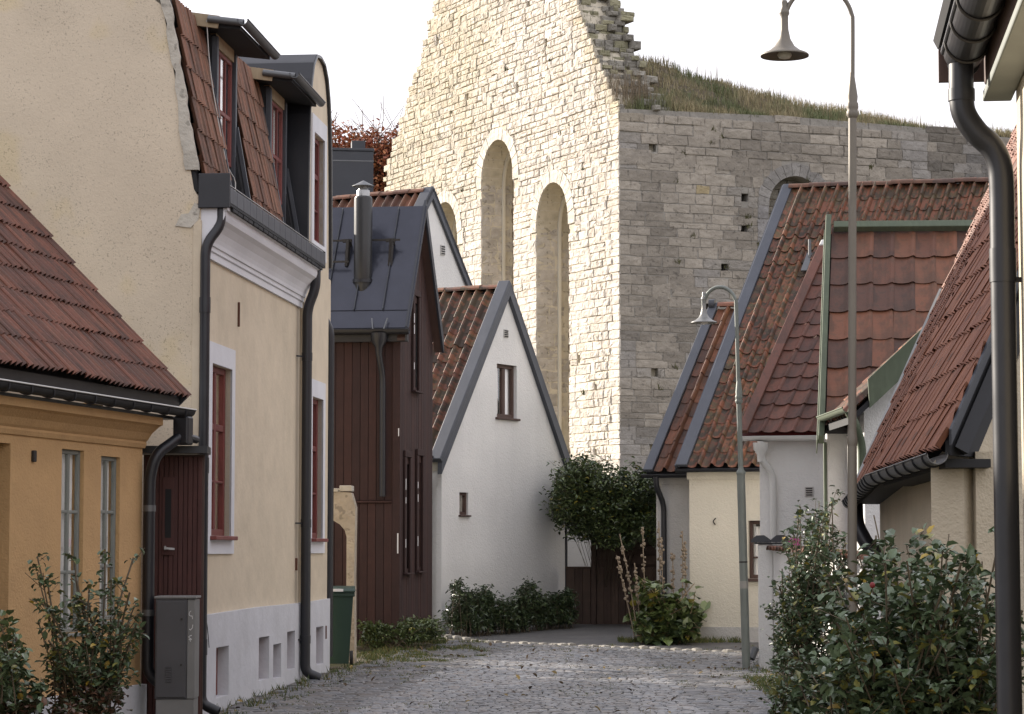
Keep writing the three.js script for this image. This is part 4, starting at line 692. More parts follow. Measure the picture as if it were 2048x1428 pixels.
// ---------------------------------------------------------------- red timber house with sheet roof
{
  const T = thing('timber_house', 'dark red plank house with black standing seam metal roof and flue', 'house', V(-1.69, 0.1, 37.5));
  const gE = H2(0.215, 1), wE = H2(-1, 0.12), wN = new THREE.Vector3(-0.12, 0, 1).normalize(), gN = new THREE.Vector3(1, 0, 0.215).normalize();
  const O = V(-1.69, 0, 37.5), W = new Frame(O, wE, UP, wN), G = new Frame(O, gE, UP, gN);
  const ap = 6.88, ev = 5.12, dep = 2.0;
  part('core', [bx(W, 0.03, 2.2, 0.1, 5.1, -1.95, -0.03), ex(G, [[0.03, 0.3], [dep, 0.3], [dep, ev], [dep / 2, ap - 0.06], [0.03, ev]], null, -0.2, -0.03)], mt.blackMatt, T);
  for (let i = 0; i < 15; i++) { const j = R(0.004); part('plank', rb(W, i * 0.125 + 0.1, i * 0.125 + 0.22, 2.34, 5.08, -0.028, 0.0 + j, 0.006), mt.redWood[i % 3], T); }
  for (let i = 0; i < 15; i++) { const j = R(0.004); part('plank', rb(W, i * 0.125 + 0.1, i * 0.125 + 0.22, 0.30 - i * 0.018, 2.3, -0.028, 0.045 + j, 0.006), mt.redWood[i % 3], T); }
  part('corner_board', [rb(W, -0.02, 0.098, 0.42, 5.0, -0.03, 0.05, 0.006)], mt.redWood[1], T);
  part('drip_board', [rb(W, 0.1, 2.0, 2.305, 2.335, -0.028, 0.075, 0.006)], mt.redWood[2], T);
  const gw = [[0.32, 0.54, 1.32, 2.9], [1.06, 1.32, 1.34, 2.95], [0.8, 1.05, 4.1, 5.4]];
  for (let i = 0; i < 34; i++) {
    const x0 = 0.0 + i * 0.147, x1 = x0 + 0.141; if (x0 > dep) break; const topAt = (x) => ev - 0.02 + (ap - ev) * (1 - Math.abs(x - dep / 2) / (dep / 2));
    const hit = gw.filter((w) => x1 > w[0] && x0 < w[1]).sort((a, b) => a[2] - b[2]); let y = 0.42; const m = mt.redWood[i % 3], z = 0.0 + R(0.004);
    for (const w of hit) { part('plank', rb(G, x0, x1, y, w[2], -0.028, z, 0.006), m, T); y = w[3]; }
    part('plank', ex(G, [[x0, y], [x1, y], [x1, topAt(x1)], [x0, topAt(x0)]], null, -0.028, z), m, T);
  }
  for (const w of gw) { const f = windowIn(T, G, w[0], w[1], w[2], w[3], { recess: 0.02, w: 0.05, m: mt.brownPaint, mull: [0.5], trans: [0.33, 0.66], curtain: [[0, 0.3, 0, 1]] }); part('casing', [rb(G, w[0] - 0.1, w[0], w[2] - 0.06, w[3] + 0.1, 0.006, 0.04), rb(G, w[1], w[1] + 0.1, w[2] - 0.06, w[3] + 0.1, 0.006, 0.04), rb(G, w[0] - 0.1, w[1] + 0.1, w[3] + 0.102, w[3] + 0.2, 0.006, 0.045), rb(G, w[0] - 0.12, w[1] + 0.12, w[2] - 0.09, w[2] - 0.062, 0.006, 0.08)], mt.redWood[1], f);
    const fl = []; for (const h of [0.2, 0.62, 0.75]) fl.push(rb(G, w[0] - 0.09, w[0] - 0.06, lerp(w[2], w[3], h), lerp(w[2], w[3], h) + R(0.08, 0.2), 0.0405, 0.044, 0.002)); part('worn_paint', fl, mt.paper, f); }
  part('worn_paint', [rb(W, 0.0, 0.02, 1.55, 1.85, 0.0505, 0.054, 0.002), rb(W, -0.005, 0.01, 3.3, 3.42, 0.0505, 0.054, 0.002)], mt.paper, T);
  part('plinth', [bx(W, 0.08, 2.2, -0.2, 0.34, -0.3, -0.04), bx(G, 0.02, dep, -0.1, 0.43, -0.3, -0.012)], mt.oldPlaster, T);
  // roof
  const half = dep / 2, rise = ap - ev, sl = Math.hypot(half, rise), S = gE.clone().multiplyScalar(half / sl).addScaledVector(UP, rise / sl), rn = S.clone().cross(wE).normalize(); if (rn.y < 0) rn.negate();
  const RF = new Frame(W.p(-0.16, ev - 0.22, 0.13), wE, S, rn), RL = sl + 0.26;
  part('metal_roof', [bx(RF, 0, 2.4, 0, RL, 0, 0.05)], mt.roofSheet, T);
  const S2 = gE.clone().multiplyScalar(-half / sl).addScaledVector(UP, rise / sl), rn2 = S2.clone().cross(wE).normalize(); if (rn2.y < 0) rn2.negate();
  part('rear_roof', [bx(new Frame(W.p(-0.16, ev - 0.22, -dep - 0.13), wE, S2, rn2), 0, 2.4, 0, RL - 0.03, 0, 0.05)], mt.roofSheet, T);
  for (let i = 0; i < 5; i++) part('standing_seam', rb(RF, 0.42 + i * 0.44, 0.435 + i * 0.44, 0.32, RL - 0.05, 0.051, 0.095, 0.003), mt.slateDark, T);
  part('cross_seam', [rb(RF, 0.02, 2.38, 0.315, 0.33, 0.051, 0.062, 0.003)], mt.roofSheet, T);
  part('verge_board', [ex(G, [[-0.16, ev - 0.40], [-0.16, ev - 0.17], [half, ap + 0.13], [dep + 0.16, ev - 0.17], [dep + 0.16, ev - 0.40], [half, ap - 0.12]], null, 0.125, 0.158)], mt.slateDark, T);
  part('verge_soffit', [ex(G, [[-0.16, ev - 0.39], [half, ap - 0.11], [dep + 0.16, ev - 0.39], [dep + 0.16, ev - 0.35], [half, ap - 0.07], [-0.16, ev - 0.35]], null, 0.002, 0.124)], mt.brownPaint, T);
  const gt = part('gutter', [halfGutter(W.p(2.2, ev - 0.22, 0.22), W.p(-0.18, ev - 0.23, 0.22), 0.075), bx(W, -0.14, 2.2, ev - 0.40, ev - 0.2, 0.02, 0.13)], mt.black, T);
  const dp = part('downpipe', [pipe([W.p(0.28, ev - 0.3, 0.22), W.p(0.28, ev - 0.62, 0.20), W.p(0.24, ev - 0.92, 0.10), W.p(0.24, 2.4, 0.08)], 0.045)], mt.black, T);
  part('hopper', [lathe(W.p(0.28, ev - 0.62, 0.21), [[0.045, 0], [0.06, 0.12], [0.12, 0.22], [0.13, 0.34]], 12)], mt.black, dp);
  part('valley_strap', [bar(W.p(0.2, ev - 0.24, 0.29), W.p(0.16, ev - 0.05, 0.16), 0.02, 0.01), bar(W.p(0.36, ev - 0.24, 0.29), W.p(0.4, ev - 0.05, 0.16), 0.02, 0.01)], mt.zinc, gt);
  // flue
  const fp = W.p(0.62, 0, -0.30), fl = part('flue_pipe', [lathe(new THREE.Vector3(fp.x, 5.45, fp.z), [[0, 0], [0.14, 0], [0.14, 0.82], [0.143, 0.825], [0.14, 0.83], [0.14, 1.5], [0.12, 1.53]], 28)], mt.flue, T);
  part('neck', [lathe(new THREE.Vector3(fp.x, 6.96, fp.z), [[0.10, 0], [0.10, 0.11], [0.075, 0.12], [0.075, 0.19]], 20)], mt.steel, fl);
  part('rain_cap', [lathe(new THREE.Vector3(fp.x, 7.14, fp.z), [[0.0, -0.0], [0.17, -0.005], [0.172, 0.0], [0.0, 0.09]], 24)], mt.zinc, fl);
  part('collar', [ring(new THREE.Vector3(fp.x, 5.68, fp.z), UP, 0.16, 0.05, 24)], mt.black, fl);
  const br = (x, y) => RF.p(x, y, 0.05); const sr = part('snow_guard', [bar(br(0.30, 1.52).addScaledVector(rn, 0.16), br(0.95, 1.52).addScaledVector(rn, 0.16), 0.02, 0.03), bar(br(1.05, 1.52).addScaledVector(rn, 0.16), br(2.2, 1.52).addScaledVector(rn, 0.16), 0.02, 0.03), bar(br(1.05, 1.15).addScaledVector(rn, 0.12), br(2.2, 1.15).addScaledVector(rn, 0.12), 0.02, 0.03)], mt.iron, T);
  for (const x of [0.43, 1.1, 1.75]) part('bracket', [bar(br(x, 1.15), br(x, 1.52).addScaledVector(rn, 0.17), 0.05, 0.05), bar(br(x, 1.55), br(x, 1.52).addScaledVector(rn, 0.17), 0.05, 0.04), bar(br(x - 0.05, 1.52).addScaledVector(rn, 0.15), br(x + 0.09, 1.52).addScaledVector(rn, 0.15), 0.06, 0.05)], mt.iron, sr);
}
// ---------------------------------------------------------------- taller white gabled house behind, with a black chimney
{
  const T = thing('gabled_house', 'white gable with dark metal verge and black chimney rising behind the red plank house', 'house', V(-2.5, 0.4, 49));
  const g = H2(0.5, 0.866), r = H2(-0.866, 0.5), gN = new THREE.Vector3(0.866, 0, 0.5), ap = 8.50, hw = 2.7, rise = 3.3;
  const O = V(-1.57 - 0.5 * hw, 0, 48 - 0.866 * hw), G = new Frame(O, g, UP, gN);
  part('gable_wall', [ex(G, [[0, 0], [2 * hw, 0], [2 * hw, ap - rise], [hw, ap], [0, ap - rise]], null, -0.3, 0)], mt.white, T);
  const sl = Math.hypot(hw, rise), S = g.clone().multiplyScalar(hw / sl).addScaledVector(UP, rise / sl), n1 = S.clone().cross(r).normalize(); if (n1.y < 0) n1.negate();
  const S2 = g.clone().multiplyScalar(-hw / sl).addScaledVector(UP, rise / sl), n2 = S2.clone().cross(r).normalize(); if (n2.y < 0) n2.negate();
  const R1 = new Frame(G.p(0, ap - rise, 0), r, S, n1), R2 = new Frame(G.p(2 * hw, ap - rise, 0), r, S2, n2);
  part('roof', [bx(R1, 0, 6, -0.2, sl, -0.1, 0), bx(R2, 0, 6, -0.2, sl - 0.005, -0.1, 0)], mt.blackMatt, T);
  tiledRoof(T, { o: R1.p(0.1, 2.2, 0.0), e: r, s: S, w: 0.21, expo: 0.32, cols: 24, rows: 6, mats: TM.rust, most: 150 });
  ridgeTiles(T, R1.p(0.1, sl, 0.03), R1.p(5.5, sl, 0.03), TM.rust, 0.11, 0.34);
  part('verge_cap', [rb(R1, -0.06, 0.16, -0.2, sl + 0.06, 0.0, 0.10, 0.01), rb(R2, -0.06, 0.14, -0.2, sl + 0.05, 0.0, 0.09, 0.01), ex(G, [[-0.1, ap - rise - 0.2], [-0.1, ap - rise + 0.02], [hw, ap + 0.12], [2 * hw + 0.1, ap - rise + 0.02], [2 * hw + 0.1, ap - rise - 0.2], [hw, ap - 0.12]], null, 0.003, 0.06)], mt.slate, T);
  const v = part('gable_vent', [rb(G, hw + 0.35, hw + 0.50, 7.32, 7.52, 0.002, 0.02, 0.004)], mt.greyWall, T); for (let i = 0; i < 4; i++) part('slat', rb(G, hw + 0.36, hw + 0.49, 7.34 + i * 0.045, 7.36 + i * 0.045, 0.021, 0.03, 0.003), mt.dark, v);
  const cf = new Frame(V(-3.75, 0, 51), H2(1, 0.12), UP, new THREE.Vector3(0.12, 0, 1).normalize());
  const ch = part('chimney', [rb(cf, -0.6, 0.90, 7.8, 9.80, -0.75, 0, 0.01)], mt.slateDark, T);
  part('chimney_cap', [rb(cf, -0.62, 0.92, 9.802, 9.86, -0.77, 0.02, 0.01), rb(cf, 0.46, 0.74, 9.86, 10.05, -0.5, -0.2, 0.01)], mt.slateDark, ch); part('trim_band', [rb(cf, -0.605, 0.906, 9.58, 9.61, -0.756, 0.006, 0.004)], mt.zinc, ch);
}
// ---------------------------------------------------------------- small white gabled cottage at the end of the lane
{
  const T = thing('white_cottage', 'small white cottage with steep gable, mossy pantiles and blue grey verges', 'cottage', V(-1.11, 0.2, 39.5));
  const g = H2(0.5, 0.866), r = H2(-0.866, 0.5), gN = new THREE.Vector3(0.866, 0, 0.5), lN = g.clone().negate(), wd = 4.17, hw = wd / 2, ev = 3.17, ap = 6.06;
  const G = new Frame(V(-1.147, 0, 40.8), g, UP, gN), W = new Frame(V(-1.147, 0, 40.8), r, UP, lN);
  const w1 = [1.78, 2.46, 3.85, 4.76], w2 = [0.56, 0.84, 2.18, 2.55];
  part('gable_wall', [ex(G, [[0, -0.1], [wd, -0.1], [wd, ev - 0.05], [hw, ap - 0.06], [0, ev - 0.05]], [rect(...w1), rect(...w2)], -0.35, 0)], mt.white, T);
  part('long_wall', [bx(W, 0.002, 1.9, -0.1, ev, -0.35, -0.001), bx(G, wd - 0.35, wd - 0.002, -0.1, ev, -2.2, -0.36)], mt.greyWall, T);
  part('eaves_cornice', [ex(new Frame(W.p(0, 0, 0), lN, UP, r), [[0, ev - 0.28], [0.04, ev - 0.28], [0.05, ev - 0.18], [0.1, ev - 0.1], [0.12, ev], [0, ev]], null, 0.003, 1.9)], mt.cream, T);
  windowIn(T, G, ...w1, { recess: 0.06, w: 0.065, m: mt.brownPaint, mull: [[0.5, 0.1]], sill: { over: 0.05, h: 0.04, out: 0.05, m: mt.brownPaint }, curtain: [[0.08, 0.42, 0, 1], [0.6, 0.95, 0, 1]] });
  windowIn(T, G, ...w2, { recess: 0.03, w: 0.05, m: mt.brownPaint, sill: { over: 0.03, h: 0.03, out: 0.05, m: mt.brownPaint } });
  const v = part('gable_vent', [rb(G, hw - 0.08, hw + 0.06, 5.22, 5.36, 0.001, 0.014, 0.004)], mt.greyWall, T); for (let i = 0; i < 4; i++) part('slat', rb(G, hw - 0.07, hw + 0.05, 5.23 + i * 0.032, 5.248 + i * 0.032, 0.015, 0.024, 0.003), mt.dark, v);
  const sl = Math.hypot(hw, ap - ev), S = g.clone().multiplyScalar(hw / sl).addScaledVector(UP, (ap - ev) / sl), n1 = S.clone().cross(r).normalize(); if (n1.y < 0) n1.negate();
  const S2 = g.clone().multiplyScalar(-hw / sl).addScaledVector(UP, (ap - ev) / sl), n2 = S2.clone().cross(r).normalize(); if (n2.y < 0) n2.negate();
  const R1 = new Frame(G.p(0, ev, 0), r, S, n1), R2 = new Frame(G.p(wd, ev, 0), r, S2, n2);
  const depth = 2.5;
  part('roof', [bx(R1, 0.05, depth, -0.15, sl, -0.13, -0.05), bx(R2, 0.05, depth, -0.12, sl - 0.006, -0.1, 0.03)], mt.blackMatt, T);
  tiledRoof(T, { o: R1.p(0.12, -0.14, 0.0), e: r, s: S, w: 0.215, expo: 0.30, cols: 11, rows: 12, mats: TM.moss, sag: 0.04 });
  ridgeTiles(T, R1.p(0.1, sl, 0.04), R1.p(depth, sl, 0.02), TM.moss, 0.1, 0.36);
  part('verge_flashing', [rb(R1, -0.10, 0.12, -0.2, sl + 0.09, 0.02, 0.12, 0.012), ex(G, [[-0.13, ev - 0.34], [-0.13, ev - 0.08], [hw, ap + 0.14], [hw, ap - 0.12]], null, 0.004, 0.085)], mt.slateBlue, T);
  part('verge_flashing', [rb(R2, -0.08, 0.12, -0.16, sl + 0.06, 0.031, 0.10, 0.012), ex(G, [[wd + 0.1, ev - 0.28], [wd + 0.1, ev - 0.05], [hw + 0.001, ap + 0.13], [hw + 0.001, ap - 0.10]], null, 0.004, 0.08)], mt.slateBlue, T);
  part('gutter', [halfGutter(W.p(1.9, ev - 0.05, 0.16), W.p(0.03, ev - 0.05, 0.16), 0.05)], mt.black, T);
  const dp = part('downpipe', [pipe([W.p(0.14, ev - 0.1, 0.16), W.p(0.14, ev - 0.3, 0.15), W.p(0.22, ev - 0.5, 0.06), W.p(0.22, 0.55, 0.06), W.p(0.2, 0.42, 0.2)], 0.045)], mt.slateDark, T);
  part('downpipe', [pipe([G.p(wd + 0.05, ev - 0.2, -0.02), G.p(wd + 0.05, 0.3, -0.02)], 0.04)], mt.slateDark, T);
  part('plinth', [bx(G, -0.012, wd, -0.1, 0.62, -0.3, 0.02)], mt.white, T);
}
// ================================================================ RIGHT SIDE
const unit = (v) => v.clone().normalize();
function slopeFrame(o, e, u, rise, run) {                   // o eave corner, e along the eave, u plan direction up the slope
  const s = u.clone().multiplyScalar(run).addScaledVector(UP, rise), L = s.length(); s.normalize();
  let n = e.clone().cross(s).normalize(); if (n.y < 0) n.negate(); const f = new Frame(o, e, s, n); f.L = L; return f;
}
// ---------------------------------------------------------------- cream cottage facing down the lane, long tiled roof
const aU = H2(0.465, 0.885), aE = H2(0.95, -0.31), aN = new THREE.Vector3(-0.31, 0, 0.95).normalize();
{
  const T = thing('cream_cottage', 'cream cottage with long mossy pantile roof below the shaded church wall', 'cottage', V(2.8, 0.1, 39.4));
  const W = new Frame(V(2.80, 0, 39.55), aE, UP, aN), ev = 2.95, Lh = 8.0;
  const w1 = [0.95, 1.5, 1.16, 2.06];
  part('front_wall', [ex(W, rect(0, Lh, -0.1, ev), [rect(...w1)], -0.35, 0)], mt.cream, T);
  part('gable_wall', [(() => { const G = new Frame(V(2.80, 0, 39.55), aU, UP, aE.clone().negate()); return ex(G, [[0.36, -0.1], [8.2, -0.1], [8.2, ev], [4.2, 7.7], [0.36, ev + 0.3]], null, -0.3, 0); })()], mt.cream, T);
  part('plinth', [bx(W, -0.012, Lh, -0.2, 0.40, -0.3, 0.022)], mt.greyWall, T);
  part('eaves_band', [ex(new Frame(W.p(0, 0, 0), aN, UP, aE), [[0, ev - 0.24], [0.03, ev - 0.24], [0.035, ev - 0.12], [0.07, ev - 0.1], [0.09, ev - 0.02], [0, ev - 0.02]], null, -0.03, Lh)], mt.cream, T);
  windowIn(T, W, ...w1, { recess: 0.06, w: 0.055, m: mt.brownPaint, mull: [0.5], trans: [0.36, 0.68], sill: { over: 0.05, h: 0.05, out: 0.06, m: mt.brownPaint }, curtain: [[0.1, 0.9, 0, 0.9]] });
  part('window_surround', [ex(W, rect(w1[0] - 0.11, w1[1] + 0.11, w1[2] - 0.1, w1[3] + 0.12), [rect(...w1)], 0.001, 0.014)], mt.cream, T);
  const RF = slopeFrame(W.p(-0.12, ev - 0.02, 0.20), aE, aU, 4.98, 4.62);
  part('roof', [bx(RF, 0, Lh, 0, RF.L, -0.14, -0.05)], mt.blackMatt, T);
  { const b = slopeFrame(W.p(-0.12, 0, 0).addScaledVector(aU, 9.0).setY(ev), aE, aU.clone().negate(), 4.9, 4.5); part('rear_roof', [bx(b, 0, Lh, 0, b.L, -0.12, 0)], mt.blackMatt, T); }
  // tiles: only those the lane can see; the rest of the slope lies behind the nearer roofs
  const see = (a, b) => b > 4.2 ? a < 5.6 : b > 2.2 ? a < 3.6 : a < 2.6;
  tiledRoof(T, { o: RF.p(0.16, -0.04, 0), e: aE, s: RF.y, w: 0.215, expo: 0.32, cols: 27, rows: 21, mats: TM.moss, clip: see, sag: 0.05 });
  ridgeTiles(T, RF.p(0.1, RF.L, 0.04), RF.p(5.2, RF.L - 0.10, 0.04), TM.rust, 0.1, 0.36);
  part('verge_flashing', [rb(RF, -0.02, 0.16, -0.06, RF.L + 0.05, 0.02, 0.08, 0.012), bx(RF, -0.04, -0.021, -0.06, RF.L + 0.04, -0.1, 0.06)], mt.slateBlue, T);
  part('gutter', [halfGutter(RF.p(5, -0.04, -0.05), RF.p(-0.05, -0.04, -0.05), 0.05)], mt.black, T);
  part('vent_pipe', [tube([RF.p(0.95, 4.75, 0.0), RF.p(0.95, 4.75, 0.0).add(new THREE.Vector3(0, 0.42, 0))], 0.028, 10), rb(RF, 0.86, 1.04, 4.5, 4.95, 0.05, 0.085, 0.01)], mt.zinc, T);
  part('cable_stub', tube([W.p(0.42, 2.0, 0.01), W.p(0.40, 2.05, 0.06), W.p(0.43, 2.1, 0.03)], 0.01, 5, 8), mt.iron, T);
}
// ---------------------------------------------------------------- lower annex
{
  const T = thing('cottage_annex', 'narrow grey white annex with low rusty tile roof left of the cream cottage', 'annex', V(2.35, 0.15, 40.3));
  const W = new Frame(V(2.33, 0, 40.45), aE, UP, aN), ev = 2.88;
  part('front_wall', [bx(W, 0, 1.5, -0.1, ev, -0.3, 0)], mt.greyWall, T);
  part('gable_wall', [(() => { const G = new Frame(V(2.33, 0, 40.45), aU, UP, aE.clone().negate()); return ex(G, [[0.31, -0.1], [5.0, -0.1], [5.0, ev], [2.6, 5.45], [0.31, ev + 0.2]], null, -0.25, 0); })()], mt.greyWall, T);
  part('eaves_band', [bx(W, -0.01, 0.62, ev - 0.22, ev - 0.02, 0.001, 0.03)], mt.greyWall, T);
  const RF = slopeFrame(W.p(-0.12, ev, 0.2), aE, aU, 2.86, 2.7);
  part('roof', [bx(RF, 0, 1.6, 0, RF.L, -0.13, -0.05)], mt.blackMatt, T);
  { const b = slopeFrame(W.p(-0.12, 0, 0).addScaledVector(aU, 5.2).setY(ev), aE, aU.clone().negate(), 2.8, 2.6); part('rear_roof', [bx(b, 0, 1.6, 0, b.L, -0.1, 0)], mt.blackMatt, T); }
  tiledRoof(T, { o: RF.p(0.15, -0.04, 0), e: aE, s: RF.y, w: 0.215, expo: 0.32, cols: 5, rows: 12, mats: TM.rust, sag: 0.03 });
  ridgeTiles(T, RF.p(0.14, RF.L, 0.04), RF.p(1.3, RF.L, 0.04), TM.bright, 0.1, 0.34);
  part('verge_flashing', [rb(RF, -0.02, 0.14, -0.06, RF.L + 0.05, 0.02, 0.08, 0.012)], mt.slateBlue, T);
  part('ridge_end', [ring(RF.p(0.04, RF.L, 0.08), aE, 0.09, 0.1, 14)], mt.slateDark, T);
  part('gutter', [halfGutter(RF.p(0.95, -0.05, -0.05), RF.p(-0.06, -0.05, -0.05), 0.055)], mt.black, T);
  part('downpipe', [pipe([W.p(0.06, ev - 0.1, 0.24), W.p(0.06, ev - 0.25, 0.22), W.p(0.14, ev - 0.55, 0.06), W.p(0.14, 0.2, 0.06)], 0.045)], mt.black, T);
}
// ---------------------------------------------------------------- white house with wine red pantiles
{
  const T = thing('white_house', 'white house with wine red pantile roof and white gutter behind the garden wall', 'house', V(3.4, 0.05, 34.4));
  const u = H2(0.535, 0.845), e = H2(0.97, -0.24), n = new THREE.Vector3(-0.24, 0, 0.97).normalize(), W = new Frame(V(3.40, 0, 34.35), e, UP, n), ev = 3.14;
  part('front_wall', [bx(W, 0, 3, 0, ev, -0.35, 0)], mt.white, T);
  part('gable_wall', [(() => { const G = new Frame(V(3.40, 0, 34.35), u, UP, e.clone().negate()); return ex(G, [[0.36, 0], [5, 0], [5, ev], [2.6, 5.7], [0.36, ev + 0.25]], null, -0.3, 0); })()], mt.white, T);
  const RF = slopeFrame(W.p(-0.22, ev + 0.06, 0.22), e, u, 2.80, 2.62);
  part('roof', [bx(RF, 0, 3, 0, RF.L, -0.14, -0.05)], mt.redPaint, T);
  { const b = slopeFrame(W.p(-0.2, 0, 0).addScaledVector(u, 5).setY(ev), e, u.clone().negate(), 2.7, 2.5); part('rear_roof', [bx(b, 0, 3, 0, b.L, -0.12, 0)], mt.blackMatt, T); }
  tiledRoof(T, { o: RF.p(0.1, -0.04, 0), e, s: RF.y, w: 0.215, expo: 0.275, cols: 10, rows: 14, mats: TM.dark, kind: 'flat' });
  part('verge_strip', [rb(RF, -0.03, 0.11, -0.05, RF.L + 0.03, 0.03, 0.10, 0.01)], TM.dark[0], T);
  part('ridge_cap', [rb(RF, -0.02, 0.3, RF.L - 0.04, RF.L + 0.08, 0.0, 0.12, 0.02)], mt.whiteMetal, T);
  const gt = part('gutter', [halfGutter(RF.p(2.2, -0.03, -0.05), RF.p(-0.02, -0.03, -0.05), 0.06)], mt.whiteMetal, T);
  part('downpipe', [pipe([W.p(0.05, ev - 0.06, 0.22), W.p(0.05, ev - 0.3, 0.22), W.p(0.2, ev - 0.5, 0.12), W.p(0.2, 1.2, 0.08)], 0.048)], mt.whiteMetal, T);
  part('hopper', [lathe(W.p(0.05, ev - 0.34, 0.22), [[0.048, 0], [0.055, 0.1], [0.10, 0.17], [0.11, 0.26]], 12)], mt.whiteMetal, T);
  const v = part('wall_vent', [rb(W, 0.62, 0.74, 2.33, 2.46, 0.001, 0.02, 0.004)], mt.greyWall, T); for (let i = 0; i < 4; i++) part('slat', rb(W, 0.635, 0.725, 2.342 + i * 0.03, 2.358 + i * 0.03, 0.021, 0.028, 0.003), mt.iron, v);
}
// ---------------------------------------------------------------- garden wall
{
  const T = thing('garden_wall', 'whitewashed garden wall with black tile coping behind the rose bush', 'garden wall', V(3.4, 0.03, 33));
  const e = H2(0.16, -1), n = new THREE.Vector3(-1, 0, -0.16).normalize();
  const P = new Frame(V(3.28, 0, 33.45), H2(1, -0.1), UP, new THREE.Vector3(0.1, 0, 1).normalize().setX(-0.1).normalize());
  part('pier', [rb(P, 0, 0.2, -0.1, 1.68, -0.5, 0, 0.015)], mt.white, T);
  const W = new Frame(V(3.48, 0, 33.42), H2(0.1, -1), UP, new THREE.Vector3(-1, 0, -0.1).normalize());
  part('wall', [ex(W, [[0.0, -0.1], [5.4, -0.2], [5.4, 1.48], [2, 1.56], [0.0, 1.60]], null, -0.25, 0)], mt.white, T);
  const tg = (fr, a, z) => { const pts = []; for (let i = 0; i <= 8; i++) { const t = Math.PI * i / 8; pts.push([Math.cos(t) * 0.095, Math.sin(t) * 0.06]); } for (let i = 8; i >= 0; i--) { const t = Math.PI * i / 8; pts.push([Math.cos(t) * 0.08, Math.sin(t) * 0.047]); } return ex(new Frame(fr.p(a, z, -0.34), fr.x, UP.clone().addScaledVector(fr.z, -0.0), fr.z), pts, null, 0, 0.44); };
  for (let i = 0; i < 26; i++) part('coping_tile', tg(W, 0.12 + i * 0.2, 1.60 - i * 0.0042), pick(TM.rust), T);
  for (const [a, y] of [[0.04, 1.738], [0.305, 1.742]]) part('pier_tile', (() => { const f = new Frame(P.p(a, y, -0.55), P.x, UP, P.z), pts = [[-0.135, -0.005], [-0.06, 0.055], [0.045, 0.06], [0.135, -0.005], [0.135, -0.035], [-0.135, -0.035]]; return ex(f, pts, null, 0, 0.62); })(), mt.slateDark, T);
  part('pier_cap', [rb(P, -0.05, 0.4, 1.68, 1.70, -0.56, 0.04, 0.005)], mt.slateDark, T);
  part('pipe_outlet', [pipe([P.p(-0.04, 0.3, -0.02), P.p(-0.10, 0.16, 0.04)], 0.05, 0.02)], mt.zinc, T);
}
{ const T = thing('pink_flower', 'bright pink bloom resting on the garden wall coping', 'flower', V(3.65, 1.7, 33)); const g = []; for (let i = 0; i < 9; i++) { const s = new THREE.SphereGeometry(0.045, 8, 6); const a = i * 2.4; s.scale(1, 0.6, 1); s.rotateX(a); s.translate(3.72 + Math.cos(a) * 0.035, 1.70 + 0.03 * Math.sin(i * 1.7), -33.0 + Math.sin(a) * 0.035); g.push(s.toNonIndexed()); } part('petals', g, mt.pink, T); part('stem', tube([V(3.72, 1.69, 33), V(3.75, 1.5, 33.05)], 0.006, 5), mt.cane, T); }
